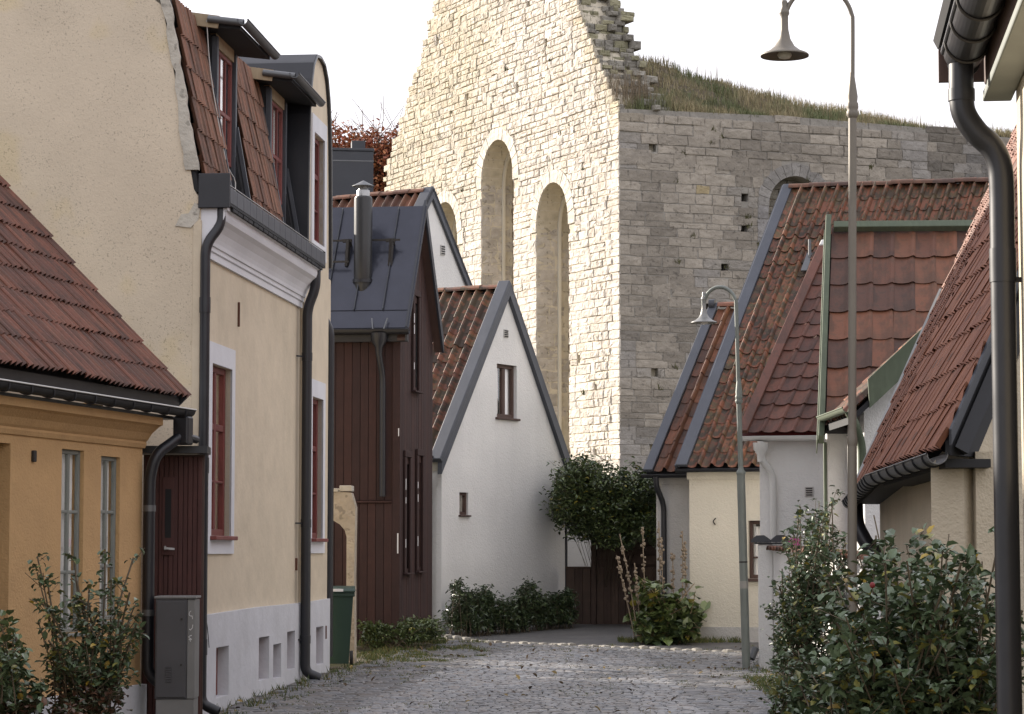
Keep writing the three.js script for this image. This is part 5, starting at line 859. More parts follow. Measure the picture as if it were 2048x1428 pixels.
// ---------------------------------------------------------------- house with green boards and big red tiles
{
  const T = thing('green_trimmed_house', 'white house with mossy green boards and large red clay tiles', 'house', V(3.98, 0, 31));
  const e = H2(0.995, -0.06), u = H2(0.17, 0.985), n = new THREE.Vector3(-0.06, 0, 0.995).normalize();
  const RF = slopeFrame(V(3.87, 3.16, 31.3), e, u, 2.73, 2.33);
  part('main_wall', [bx(new Frame(V(3.98, 0, 31.57), e, UP, n), 0, 3.2, -0.1, 3.14, -0.3, 0)], mt.white, T);
  part('side_wall', [bx(new Frame(V(3.96, 0, 31.57), u, UP, e.clone().negate()), 0.02, 4, -0.1, 3.0, -0.3, 0)], mt.white, T);
  part('roof', [bx(RF, 0.04, 3.1, 0, RF.L, -0.16, -0.04)], mt.blackMatt, T);
  tiledRoof(T, { o: RF.p(0.06, -0.05, 0), e, s: RF.y, w: 0.277, expo: 0.515, cols: 9, rows: 7, mats: TM.rust, kind: 'flat' });
  part('verge_board', [rb(RF, -0.03, 0.045, -0.3, RF.L + 0.22, -0.02, 0.13, 0.01), rb(RF, -0.045, -0.031, -0.3, RF.L, -0.2, 0.05, 0.004)], mt.greenBoard, T);
  part('ridge_board', [rb(RF, 0.08, 2.2, RF.L - 0.06, RF.L + 0.06, 0.05, 0.15, 0.01)], mt.greenBoard, T);
  // front wing: gable turned to the lane mouth
  const G = new Frame(V(4.31, 0, 29.6), H2(1, 0.02), UP, new THREE.Vector3(0.02, 0, 1).normalize()), ev = 3.50, sl = 0.92;
  const w1 = [0.4, 0.9, 0.8, 2.0];
  part('wing_wall', [ex(G, [[-0.14, -0.2], [3.4, -0.2], [3.4, ev + 0.9], [1.9, ev + 1.9 * sl - 0.1], [-0.14, ev - 0.26]], [rect(...w1)], -0.3, 0)], mt.white, T);
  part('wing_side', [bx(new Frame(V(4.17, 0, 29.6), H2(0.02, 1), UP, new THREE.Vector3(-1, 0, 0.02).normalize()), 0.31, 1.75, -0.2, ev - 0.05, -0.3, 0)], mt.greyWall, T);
  windowIn(T, G, ...w1, { recess: 0.08, w: 0.06, m: mt.greyGreen, mull: [0.5], trans: [0.5], curtain: [[0.05, 0.95, 0, 1]] });
  part('wing_roof', [ex(G, [[-0.34, ev - 0.42], [-0.34, ev - 0.34], [1.9, ev + 1.9 * sl - 0.02], [3.9, ev + 0.9], [3.9, ev + 0.8], [1.9, ev + 1.9 * sl - 0.12]], null, -1.9, 0.28)], mt.blackMatt, T);
  const wS = unit(H2(1, 0.02).clone().addScaledVector(UP, sl)), wE2 = H2(0.02, 1).clone().negate().multiplyScalar(-1);
  tiledRoof(T, { o: G.p(-0.36, ev - 0.33, 0.26), e: H2(0.02, 1), s: wS, w: 0.22, expo: 0.32, cols: 9, rows: 8, mats: TM.moss });
  part('bargeboard', [ex(G, [[-0.12, ev - 0.24], [-0.14, ev + 0.10], [1.9, ev + 1.9 * sl + 0.24], [1.9, ev + 1.9 * sl - 0.12]], null, 0.285, 0.32)], mt.greenBoard, T);
  part('bargeboard', [ex(G, [[1.901, ev + 1.9 * sl + 0.24], [1.901, ev + 1.9 * sl - 0.12], [3.9, ev + 0.6], [3.9, ev + 0.98]], null, 0.285, 0.32)], mt.greenBoard, T);
  const gt = part('gutter', [halfGutter(G.p(-0.40, ev - 0.24, -1.7), G.p(-0.40, ev - 0.24, 0.42), 0.06)], mt.greenBoard, T);
  part('downpipe', [pipe([G.p(-0.38, ev - 0.28, 0.36), G.p(-0.30, ev - 0.42, 0.36), G.p(-0.2, ev - 0.66, 0.2), G.p(-0.18, ev - 1.1, 0.08)], 0.05)], mt.greenBoard, T);
  part('corner_board', [rb(new Frame(V(3.98, 0, 31.57), e, UP, n), -0.045, -0.01, -0.1, 2.96, -0.1, 0.02, 0.006)], mt.greenBoard, T);
}
// ---------------------------------------------------------------- near house with brick red roof, skewed gable
{
  const T = thing('red_roofed_house', 'beige house with steep brick red pantile roof behind the large rose bush', 'house', V(3.3, -0.15, 18));
  const A = V(3.06, 2.34, 17.45), Bk = V(3.06, 2.28, 20.5), Cf = V(3.565, 2.17, 25.8);
  const pts = [A, Bk, Cf], sk = 0.8 / 0.6;
  let pitch = 61 * Math.PI / 180, k = 0;
  const RFs = [];
  const segs = [[A, Bk, 61], [Bk, Cf, 64.5]].map(([p, q, deg]) => {
    const pt = deg * Math.PI / 180, e0 = q.clone().sub(p), L = e0.length(), e = e0.clone().normalize(), out = new THREE.Vector3(-e.z, 0, e.x).normalize(); if (out.x < 0) out.negate();
    const s = out.clone().multiplyScalar(Math.cos(pt)).addScaledVector(UP, Math.sin(pt)); let n = e.clone().cross(s).normalize(); if (n.y < 0) n.negate();
    return { p, q, pt, L, e, out, s, n };
  });
  const crease = segs[0].n.clone().cross(segs[1].n).normalize(); if (crease.y < 0) crease.negate();
  const cm = segs[0].e.clone().add(segs[1].e); cm.addScaledVector(crease, -cm.dot(crease)).normalize();
  for (const { p, q, pt, L, e, out, s, n } of segs) {
    const first = k === 0, last = k === 1; pitch = pt;
    const RF = new Frame(p, e, s, n), hr = Math.cos(pitch) * (last ? 2.05 : sk), top = 5.2, ka = crease.dot(e) / crease.dot(s); RFs.push(RF);
    const ct = first ? [[A.clone(), new THREE.Vector3(-0.8, 0, -0.6)], [Bk.clone(), cm.clone().negate()]] : [[Bk.clone(), cm.clone()], [Cf.clone(), new THREE.Vector3(1.6, 0, 1).normalize()]];
    part('roof', [ex(RF, [[first ? 0 : 0, 0], [L, 0], [L + (last ? hr : ka) * top, top], [(first ? hr : ka) * top, top]], null, -0.14, -0.04)], mt.blackMatt, T);
    const a0 = first ? -0.05 : Math.min(-0.05, ka * top - 0.3);
    tiledRoof(T, { o: RF.p(a0, -0.06, 0), e, s, w: 0.24, expo: 0.38, cols: Math.ceil((L - a0 + Math.max(0, (last ? hr : ka) * top)) / 0.24), rows: 14, mats: TM.bright, kind: 'double', most: 150, cut: ct, clip: (a, b) => (first ? a + a0 > hr * b - 0.4 && a + a0 < L + ka * b + 0.3 : a + a0 > ka * b - 0.3 && a + a0 < L + hr * b + 0.4) });
    const gt = part('gutter', [halfGutter(p.clone().addScaledVector(out, -0.09).add(new THREE.Vector3(0, -0.07, 0)), q.clone().addScaledVector(out, -0.09).add(new THREE.Vector3(0, -0.07, 0)), 0.075)], mt.zinc, T);
    const nb = Math.floor(L / 0.42); for (let i = 0; i < nb; i++) { const c = p.clone().addScaledVector(e, 0.2 + i * 0.42).addScaledVector(out, -0.09).add(new THREE.Vector3(0, -0.07, 0)), w = []; for (let j = 0; j <= 8; j++) { const t = Math.PI + Math.PI * j / 8; w.push(c.clone().addScaledVector(out, -Math.cos(t) * -0.081).add(new THREE.Vector3(0, Math.sin(t) * 0.081, 0))); } part('gutter_bracket', tube(w, 0.008, 5, 12), mt.black, gt); }
    // street wall
    const W = new Frame(p.clone().setY(0), e, UP, out.clone().negate());
    part('street_wall', [bx(W, first ? 0.25 : 0, L, -0.4, 2.3, -0.45, -0.22)], mt.beige, T);
    part('eaves_soffit', [bx(W, first ? 0.1 : 0, L, 2.18, 2.24, -0.3, 0.02)], mt.blackMatt, T);
    k++;
  }
  // skewed gable end towards the camera: black sheet under the verge, beige wall below
  const g = H2(0.6, 0.8), gN = new THREE.Vector3(0.8, 0, 0.6).normalize(), G = new Frame(A.clone().setY(0), g, UP, gN), tn = Math.tan(61 * Math.PI / 180) * 0.6;
  part('gable_cladding', [ex(G, [[0.0, 2.26], [0.40, 2.26], [0.40, 2.26], [3.2, 2.26 + 2.8 * tn], [3.2, 2.36 + 3.2 * tn], [0, 2.36]], null, -0.04, 0.0)], mt.blackMatt, T);
  part('gable_wall', [ex(G, [[0.28, -0.4], [4, -0.4], [4, 2.4 + 3.0 * tn], [0.45, 2.3], [0.28, 2.2]], null, -0.3, -0.045)], mt.beige, T);
  part('verge_strip', [ex(G, [[-0.02, 2.33], [-0.02, 2.44], [3.2, 2.44 + 3.2 * tn], [3.2, 2.33 + 3.2 * tn]], null, 0.001, 0.02)], mt.slateDark, T);
  const fv = H2(1, 1.6), Gf = new Frame(Cf.clone().setY(0), fv, UP, new THREE.Vector3(1.6, 0, 1).normalize()), tf = Math.tan(pitch) * 0.447;
  part('far_verge', [ex(Gf, [[0, 2.17], [0, 2.27], [2.4, 2.27 + 2.4 * tf], [2.4, 2.17 + 2.4 * tf]], null, -0.06, -0.03)], mt.lampGrey, T);
  part('downpipe', [pipe([V(3.50, 2.06, 25.5), V(3.49, 1.86, 25.4), V(3.60, 1.62, 25.3), V(3.8, 1.5, 25.3)], 0.075)], mt.black, T);
  for (const [a, m] of [[1.1, mt.cane], [2.4, mt.cane]]) { const W = new Frame(A.clone().setY(0), H2(0.03, 1), UP, new THREE.Vector3(-1, 0, 0.03)); const t = []; for (let i = 0; i < 4; i++) t.push(bar(W.p(a + i * 0.07, 0.2, -0.2), W.p(a + i * 0.07, 2.0, -0.2), 0.012, 0.012)); for (let i = 0; i < 6; i++) t.push(bar(W.p(a - 0.05, 0.4 + i * 0.28, -0.19), W.p(a + 0.26, 0.4 + i * 0.28, -0.19), 0.01, 0.012)); part('trellis', t, m, T); }
}
// ---------------------------------------------------------------- nearest house: only its gutter, downpipe and wall edge are in view
{
  const T = thing('gutter_house', 'rough wall edge with large black gutter and swan neck downpipe at right edge', 'house', V(2.3, -0.2, 9));
  const e = H2(0.118, 1), n = new THREE.Vector3(-e.z * -1, 0, 0).set(-1, 0, -0.118).normalize();
  const W = new Frame(V(2.13, 0, 10.45), e.clone().negate(), UP, n);          // a runs towards the camera
  part('street_wall', [bx(W, 0, 14, -0.5, 3.55, -0.4, 0)], mt.beige, T);
  part('end_wall', [bx(new Frame(V(2.13, 0, 10.45), n.clone().negate(), UP, e), 0.405, 5, -0.5, 5, -0.4, 0)], mt.beige, T);
  const gt = part('gutter', [halfGutter(W.p(-0.02, 3.71, 0.215), W.p(12, 3.71, 0.215), 0.085, 0.008, 16)], mt.black, T);
  part('gutter_cap', [ring(W.p(-0.025, 3.67, 0.215), e, 0.07, 0.012, 20)], mt.black, gt);
  for (let i = 0; i < 16; i++) { const w = []; for (let j = 0; j <= 8; j++) { const t = Math.PI + Math.PI * j / 8; w.push(W.p(0.22 + i * 0.42, 3.71 + Math.sin(t) * 0.091, 0.215 + Math.cos(t) * 0.091)); } part('gutter_bracket', tube(w, 0.007, 5, 14), mt.iron, gt); }
  part('fascia', [rb(W, -0.1, 12, 3.58, 3.80, 0.10, 0.125)], mt.brownPaint, T);
  part('soffit', [rb(W, -0.22, 12, 3.53, 3.575, 0.0, 0.125)], mt.greyGreen, T);
  part('verge_board', [ex(new Frame(W.p(-0.24, 0, 0), n, UP, W.x), [[0.31, 3.62], [0.31, 3.76], [-3, 6.0], [-3, 5.76], [0.0, 3.72], [0.1, 3.62]], null, 0, 0.04)], mt.brownPaint, T);
  part('roof', [ex(new Frame(W.p(-0.26, 0, 0), n, UP, W.x), [[0.31, 3.77], [0.33, 3.81], [-3, 6.1], [-3, 6.02]], null, 0, 12)], mt.blackMatt, T);
  part('downpipe', [tube([W.p(0.12, 3.63, 0.235), W.p(0.12, 3.50, 0.235), W.p(0.12, 3.42, 0.225), W.p(0.12, 3.34, 0.175), W.p(0.12, 3.28, 0.115), W.p(0.12, 3.20, 0.082), W.p(0.12, 3.10, 0.075), W.p(0.12, 2.94, 0.075)], 0.052, 18, 36, 0.5), pipe([W.p(0.12, 2.95, 0.075), W.p(0.12, -0.4, 0.075)], 0.052, 0.1, 20)], mt.black, T);
  for (const h of [2.78, 0.62]) part('pipe_sleeve', ring(W.p(0.12, h, 0.075), UP, 0.0555, 0.14, 22), mt.black, T);
  part('pipe_sleeve', ring(W.p(0.12, 3.50, 0.235), UP, 0.056, 0.05, 22), mt.black, T);
  part('pipe_clip', bar(W.p(0.12, 2.72, 0.0), W.p(0.12, 2.72, 0.06), 0.02, 0.02), mt.iron, T);
}
// ---------------------------------------------------------------- street lamps
function lamp(label, x, d, h0, o) {
  const g0 = gy(x, d), T = thing('street_lamp', label, 'street lamp', V(x, g0, d), 'curved arm lamps along the right side'), m = o.m;
  const ax = o.dir, lean = o.lean || 0, P = (a, y) => new THREE.Vector3(x, g0, -d).addScaledVector(ax, a).addScaledVector(UP, y).add(new THREE.Vector3(lean * y, 0, 0));
  part('pole', [tube([P(0, 0), P(0, o.j1)], o.r0, 16, 2), tube([P(0, o.j1 - 0.02), P(0, o.j2)], o.r1, 16, 2)], m, T);
  const up = UP.clone().add(new THREE.Vector3(lean, 0, 0)).normalize();
  const col = (y, prof) => { const g = new THREE.LatheGeometry(prof.map((q) => new THREE.Vector2(q[0], q[1])), 18); const p = P(0, y); g.translate(p.x, p.y, p.z); return g.toNonIndexed(); };
  part('collar', col(o.j1 - 0.05, [[o.r0, 0], [o.r0 * 1.12, 0.02], [o.r0 * 1.12, 0.05], [o.r1 * 1.1, 0.08], [o.r1, 0.12]]), m, T);
  part('collar', col(o.j2 - 0.12, [[o.r1, 0], [o.r1 * 1.45, 0.02], [o.r1 * 1.45, 0.05], [o.r1 * 1.2, 0.06], [o.r1 * 1.45, 0.075], [o.r1 * 1.45, 0.11], [o.r1 * 1.2, 0.12], [o.r1 * 1.35, 0.16], [o.r2 * 1.1, 0.32], [o.r2, 0.34]]), m, T);
  const R0 = o.reach / 2, cy = o.arcY, arc = [P(0, o.j2 + 0.1)], N = 14; for (let i = 0; i <= N; i++) { const t = Math.PI * i / N; arc.push(P(R0 - Math.cos(t) * R0, cy + Math.sin(t) * R0 * o.sq)); }
  const end = arc[arc.length - 1]; arc.push(P(o.reach, o.shadeY + 0.36));
  part('arm', tube(arc, o.r2, 12, 48, 0.5), m, T);
  const sp = P(o.reach, o.shadeY), S = (g) => { g.translate(sp.x, sp.y, sp.z); return g.toNonIndexed(); }, k = o.k;
  const pr = [[0.018, 0.42], [0.026, 0.40], [0.022, 0.37], [0.036, 0.34], [0.038, 0.32], [0.028, 0.30], [0.030, 0.285], [0.028, 0.28], [0.030, 0.20], [0.044, 0.13], [0.075, 0.075], [0.12, 0.04], [0.165, 0.022], [0.178, 0.012], [0.178, 0.0], [0.16, 0.006], [0.10, 0.03], [0.0, 0.045]];
  const sh = part('lamp_shade', [S(new THREE.LatheGeometry(pr.map((q) => new THREE.Vector2(q[0] * k, q[1] * k)), 32))], o.ms || m, T);
  part('bulb', [S(new THREE.LatheGeometry([[0.0, -0.022], [0.04, -0.012], [0.055, 0.01], [0.04, 0.035]].map((q) => new THREE.Vector2(q[0] * k, q[1] * k)), 16))], mt.whiteMetal, sh);
  if (o.band) for (const [y, hh, mm] of o.band) part('band', ring(P(0, y), up, o.r0 * 1.03, hh, 16), mm, T);
  return T;
}
lamp('tall brown curved arm lamp post rising beside the large rose bush', 2.45, 18.2, 0, { m: mt.lampOld, dir: H2(-1, 0.0), lean: 0.011, j1: 2.55, j2: 5.03, r0: 0.034, r1: 0.030, r2: 0.0165, reach: 0.50, arcY: 5.62, sq: 1.1, shadeY: 5.37, k: 1.0, band: [[1.0, 0.12, mt.paper], [1.45, 0.05, mt.paper]] });
lamp('short grey green lamp post with curved arm before the cream cottage', 3.10, 33.3, 0, { m: mt.lampGreen, dir: H2(-0.9, 0.45), lean: -0.021, j1: 2.6, j2: 3.62, r0: 0.055, r1: 0.034, r2: 0.026, reach: 0.47, arcY: 4.82, sq: 1.1, shadeY: 4.60, k: 1.0, ms: mt.lampGrey, band: [[1.4, 0.02, mt.iron], [1.1, 0.1, mt.lampBand]] });
// ---------------------------------------------------------------- brown board gate between the cottages
{
  const T = thing('board_gate', 'weathered brown board gate under the climbing plant between two cottages', 'gate', V(1.6, 0.28, 43.2));
  const F = new Frame(V(0.95, 0, 44.2), H2(1, -0.12), UP, new THREE.Vector3(-0.12, 0, 1).normalize());
  part('backing', bx(F, 0.0, 1.72, 0.1, 1.28, -0.06, -0.02), mt.gateWood[1], T); part('backing', bx(F, 0.5, 1.72, 1.285, 1.9, -0.06, -0.02), mt.gateWood[1], T);
  for (let i = 0; i < 3; i++) part('board', rb(F, 0.02 + i * 0.14, 0.155 + i * 0.14, 0.2, 1.27, 0, 0.03, 0.005), mt.gateWood[i % 2], T);
  part('top_rail', rb(F, 0.0, 0.45, 1.272, 1.31, -0.01, 0.05, 0.006), mt.gateWood[0], T);
  part('gate_post', rb(F, 0.45, 0.54, 0.1, 1.9, -0.02, 0.08, 0.01), mt.gateWood[1], T); part('gate_post', rb(F, 1.06, 1.14, 0.1, 1.95, -0.02, 0.08, 0.01), mt.gateWood[1], T);
  for (let i = 0; i < 4; i++) part('board', rb(F, 0.545 + i * 0.128, 0.668 + i * 0.128, 0.2, 1.30, 0.0, 0.03, 0.005), mt.gateWood[i % 2], T);
  for (let i = 0; i < 4; i++) part('board', rb(F, 0.545, 1.055, 1.31 + i * 0.135, 1.44 + i * 0.135, 0.0, 0.03, 0.005), mt.gateWood[(i + 1) % 2], T);
  for (let i = 0; i < 4; i++) part('board', rb(F, 1.145 + i * 0.13, 1.27 + i * 0.13, 0.2, 1.30, 0.0, 0.03, 0.005), mt.gateWood[i % 2], T);
  for (let i = 0; i < 3; i++) part('board', rb(F, 1.145, 1.66, 1.35 + i * 0.17, 1.5 + i * 0.17, 0.0, 0.03, 0.005), mt.gateWood[i % 2], T);
}
{ const T = thing('yard_wall', 'short white yard wall standing behind the brown board gate', 'wall', V(1.2, 0.3, 45)); part('wall', [bx(new Frame(V(0.6, 0, 46.0), H2(1, -0.05), UP, new THREE.Vector3(0, 0, 1)), 0, 0.85, 0, 2.6, -0.3, 0)], mt.white, T); part('coping', [rb(new Frame(V(0.6, 0, 46.0), H2(1, -0.05), UP, new THREE.Vector3(0, 0, 1)), -0.03, 0.88, 2.602, 2.68, -0.34, 0.04, 0.01)], mt.mortar, T); }
// ================================================================ PLANTS
const leafCol = (k) => { const b = R(0.7, 1.3); return k === 'rose' ? (R() < 0.018 ? [0.30 * b, 0.21 * b, 0.035] : R() < 0.08 ? [0.19 * b, 0.185 * b, 0.05 * b] : [0.076 * b, 0.110 * b, 0.056 * b]) : k === 'light' ? (R() < 0.05 ? [0.30 * b, 0.26 * b, 0.05 * b] : [0.105 * b, 0.14 * b, 0.048 * b]) : k === 'dark' ? [0.046 * b, 0.070 * b, 0.032 * b] : k === 'brown' ? (R() < 0.4 ? [0.10 * b, 0.05 * b, 0.03 * b] : [0.045 * b, 0.055 * b, 0.026 * b]) : [0.08 * b, 0.11 * b, 0.045 * b]; };
function leafTris(p, len, wid, fold, out, col) {
  const d = new THREE.Vector3(R(-1, 1), R(-0.55, 0.75), R(-1, 1)).normalize(), s = d.clone().cross(new THREE.Vector3(R(-0.5, 0.5), 1, R(-0.5, 0.5))).normalize(), n = s.clone().cross(d).normalize();
  const P = (a, b, c) => { const q = p.clone().addScaledVector(d, a * len).addScaledVector(s, b * wid).addScaledVector(n, c * len); return [q.x, q.y, q.z]; };
  const b = P(0, 0, 0), m = P(0.5, 0, -0.03), t = P(1, 0, -0.14), l1 = P(0.28, 0.46, fold), l2 = P(0.68, 0.40, fold * 0.7), r1 = P(0.28, -0.46, fold), r2 = P(0.68, -0.40, fold * 0.7);
  for (const [x, y, z] of [[b, l1, m], [l1, l2, m], [l2, t, m], [b, m, r1], [r1, m, r2], [r2, m, t]]) { out.pos.push(...x, ...y, ...z); for (let k = 0; k < 3; k++) out.col.push(...col); }
}
function bagGeo(o) { const g = new THREE.BufferGeometry(); g.setAttribute('position', new THREE.Float32BufferAttribute(o.pos, 3)); g.computeVertexNormals(); g.setAttribute('color', new THREE.Float32BufferAttribute(o.col, 3)); g.setAttribute('uv', new THREE.Float32BufferAttribute(new Float32Array(o.pos.length / 3 * 2), 2)); return g; }
const bag = () => ({ pos: [], col: [] });
// a shrub: arching canes from the base, leaves along them; `shape` gives cane targets
function shrub(name, label, category, base, targets, o) {
  const T = thing(name, label, category, base, o.group), rest = bag(); let single = 0; const canes = [], pts = [];
  for (const tg of targets) {
    const b = o.under ? new THREE.Vector3(tg.x + R(-0.08, 0.08), gy(tg.x, -tg.z) - 0.03, tg.z + R(-0.1, 0.1)) : base.clone().add(new THREE.Vector3(R(-o.spread, o.spread), -0.05, R(-o.spread, o.spread) * 0.6)), m = b.clone().lerp(tg, 0.5).add(new THREE.Vector3(R(-0.12, 0.12), R(0.05, 0.3), R(-0.12, 0.12)));
    const c = new THREE.QuadraticBezierCurve3(b, m, tg); if (R() >= (o.noCane || 0)) canes.push(new THREE.TubeGeometry(c, 8, o.r * R(0.6, 1.2), 5, false).toNonIndexed());
    const twigs = Math.round(o.twigs ?? 5);
    for (let k = 0; k < twigs; k++) { const t = R(o.t0 ?? 0.3, 1), a = c.getPoint(t), e = a.clone().add(new THREE.Vector3(R(-1, 1), R(-0.3, 1), R(-1, 1)).multiplyScalar(o.tw * R(0.5, 1))); const c2 = new THREE.LineCurve3(a, e); canes.push(new THREE.TubeGeometry(c2, 1, o.r * 0.35, 4, false).toNonIndexed()); for (let q = 0; q < o.per; q++) pts.push(c2.getPoint(R(0.1, 1)).add(new THREE.Vector3(R(-1, 1), R(-1, 1), R(-1, 1)).multiplyScalar(o.jit))); }
  }
  part('stems', canes, o.stem || mt.cane, T);
  const order = pts.map((p) => [p, p.z + R(0.2)]).sort((a, b) => b[1] - a[1]);
  for (const [p] of order) {
    if (p.y < gy(p.x, -p.z) + 0.01) continue; if (o.keep && !o.keep(p)) continue;
    const L = R(o.leaf[0], o.leaf[1]), col = leafCol(typeof o.col === 'function' ? o.col(p) : o.col);
    if (single < (o.single ?? 0)) { const q = bag(); leafTris(p, L, L * o.asp, R(0.06, 0.2), q, col); part('leaf', bagGeo(q), mt.leaf, T, { color: true }); single++; }
    else leafTris(p, L, L * o.asp, R(0.06, 0.2), rest, col);
  }
  if (rest.pos.length) part('leaves', bagGeo(rest), o.mat || mt.leaf, T, { color: true, kind: 'stuff' });
  return T;
}
const range = (n, f) => Array.from({ length: n }, (_, i) => f(i));
// big rose bush, front right
{
  const T = shrub('rose_bush', 'large glossy rose bush with yellowing leaves in the right foreground', 'rose bush', V(2.50, gy(2.5, 15.2) - 0.05, 15.2), range(230, () => {
    const x = R(1.74, 2.98), top = table([[1.7, 0.5], [1.85, 0.9], [2.0, 1.58], [2.2, 1.82], [2.6, 1.92], [2.8, 1.85], [3.0, 1.65]], x); return V(x, R(0.05, 1) * top * R(0.75, 1.04), R(14.3, 16.4));
  }), { spread: 0.45, r: 0.007, tw: 0.2, twigs: 12, per: 9, jit: 0.035, leaf: [0.055, 0.095], asp: 0.68, col: 'rose', single: 300, t0: 0.25 });
  const bud = (x, y, d, r, m) => { const g = new THREE.SphereGeometry(r, 10, 8); g.scale(1, 1.15, 1); g.translate(x, y, -d); part('rose_bloom', g.toNonIndexed(), m, T); };
  bud(2.06, 1.40, 14.35, 0.016, mt.roseRed);
}
// rose climbing the garden wall
{
  const T = shrub('climbing_rose', 'leggy dark rose bush climbing in front of the white garden wall', 'rose bush', V(3.45, gy(3.45, 29.5) - 0.03, 29.5), range(72, () => {
    const y = Math.pow(R(), 0.8) * 2.05 + 0.15, w = table([[0, 0.35], [0.8, 0.55], [1.5, 0.42], [2.2, 0.22]], y); return V(3.54 + R(-1, 1) * w + 0.06 * (y - 1), y, R(28.7, 30.2));
  }), { spread: 0.3, r: 0.008, tw: 0.22, twigs: 11, per: 9, jit: 0.05, leaf: [0.045, 0.085], asp: 0.68, col: 'rose', single: 120, t0: 0.35 });
}
// smaller tangle at the foot of the lamp
shrub('low_shrub', 'low tangle of leaves at the foot of the tall lamp post', 'shrub', V(2.5, gy(2.5, 21) - 0.03, 21.2), range(46, () => V(R(2.25, 3.05), R(0.1, 0.75), R(20.6, 22))), { spread: 0.3, r: 0.006, tw: 0.2, twigs: 10, per: 8, jit: 0.05, leaf: [0.05, 0.085], asp: 0.66, col: 'rose', single: 0 });
// rose bush before the ochre house
{
  shrub('rose_bush', 'straggly rose bush growing against the ochre house windows', 'rose bush', V(-3.50, gy(-3.5, 20.6) - 0.03, 20.6), [...range(30, () => { const a = R(-1, 1); return V(-3.50 + a * 0.42, R(0.35, 1.25) * (1 - 0.15 * a * a), R(20.0, 21.0)); }), ...range(7, (i) => V(-3.62 + i * 0.09 + R(-0.04, 0.04), R(1.25, 1.62), R(20.1, 20.8))), V(-3.86, 1.55, 20.4), V(-3.84, 1.42, 20.3), V(-3.80, 1.38, 20.5), V(-3.02, 1.0, 20.2), V(-3.05, 1.15, 20.3), V(-3.15, 1.1, 20.2)], { spread: 0.22, r: 0.008, tw: 0.17, twigs: 10, per: 7, jit: 0.04, leaf: [0.045, 0.08], asp: 0.62, col: (p) => p.y < 0.5 ? 'brown' : 'rose', single: 200, t0: 0.3 });
  shrub('hydrangea_bush', 'leafy shrub at the lower left corner by the ochre house door', 'shrub', V(-3.92, gy(-3.9, 19) - 0.03, 19.2), range(46, () => V(R(-4.2, -3.62), R(0.15, 1.12), R(18.6, 19.6))), { spread: 0.25, r: 0.008, tw: 0.2, twigs: 10, per: 8, jit: 0.05, leaf: [0.06, 0.10], asp: 0.7, col: (p) => p.y > 0.8 ? 'mid' : p.y > 0.45 ? 'rose' : 'brown', single: 60 });
  shrub('ground_shrub', 'reddish brown low foliage along the foot of the ochre wall', 'shrub', V(-3.45, gy(-3.4, 19.6) - 0.03, 19.6), range(30, () => V(R(-3.8, -2.95), R(0.02, 0.34), R(19.2, 20.4))), { spread: 0.35, r: 0.006, tw: 0.16, twigs: 9, per: 8, jit: 0.05, leaf: [0.05, 0.08], asp: 0.66, col: 'brown', single: 0 });
}
// low hedge of weeds below the white cottage
shrub('weed_hedge', 'dark low hedge of weeds below the white cottage gable', 'hedge', V(0.0, gy(0.0, 41.4), 41.4), range(240, () => { const t = R(), x = lerp(-0.98, 1.0, t), d = 40.2 + t * 3.0 + R(-0.3, 0.25); return V(x, gy(x, d) + (0.1 + 0.7 * Math.pow(R(), 1.6)) * (0.55 + 0.7 * noise2(x * 3.4, 1)), d); }), { spread: 0.9, r: 0.005, tw: 0.16, twigs: 9, per: 8, jit: 0.05, leaf: [0.05, 0.09], asp: 0.42, col: (p) => R() < 0.3 ? 'mid' : 'dark', t0: 0.4, under: true });
// hollyhocks
{
  const T = shrub('hollyhock', 'tall seeding hollyhocks with broad leaves before the cottage annex', 'hollyhock', V(2.35, gy(2.3, 39) - 0.02, 39.0), range(70, () => V(R(1.90, 2.92), gy(2.3, 39) + Math.pow(R(), 1.3) * 0.95 + 0.05, R(38.5, 39.5))), { spread: 0.35, r: 0.008, tw: 0.14, twigs: 6, per: 3, jit: 0.05, leaf: [0.12, 0.22], asp: 0.9, col: (p) => p.y > 0.55 ? 'light' : R() < 0.6 ? 'light' : 'dark', single: 140, stem: mt.dryStem });
  for (const [x, xt, h] of [[1.95, 1.68, 1.75], [1.9, 1.62, 1.42], [2.12, 2.03, 1.85], [2.3, 2.29, 1.95], [2.38, 2.33, 1.7], [2.62, 2.64, 1.8], [2.7, 2.68, 1.62], [2.55, 2.5, 1.45], [1.98, 1.9, 1.3]]) {
    const a = V(x, gy(x, 39) + 0.1, 39 + R(-0.2, 0.2)), b = V(xt, h + 0.1, 39 + R(-0.2, 0.2)), m = a.clone().lerp(b, 0.55).add(new THREE.Vector3(R(-0.04, 0.04), 0, 0)), c = new THREE.QuadraticBezierCurve3(a, m, b), gs = [new THREE.TubeGeometry(c, 8, 0.009, 5, false).toNonIndexed()];
    for (let k = 0; k < 26; k++) { const p = c.getPoint(R(0.4, 1)), g = new THREE.IcosahedronGeometry(R(0.016, 0.03), 0); g.translate(p.x + R(-0.025, 0.025), p.y, p.z + R(-0.025, 0.025)); gs.push(g); }
    part('flower_stalk', gs, mt.seedStem, T);
  }
}
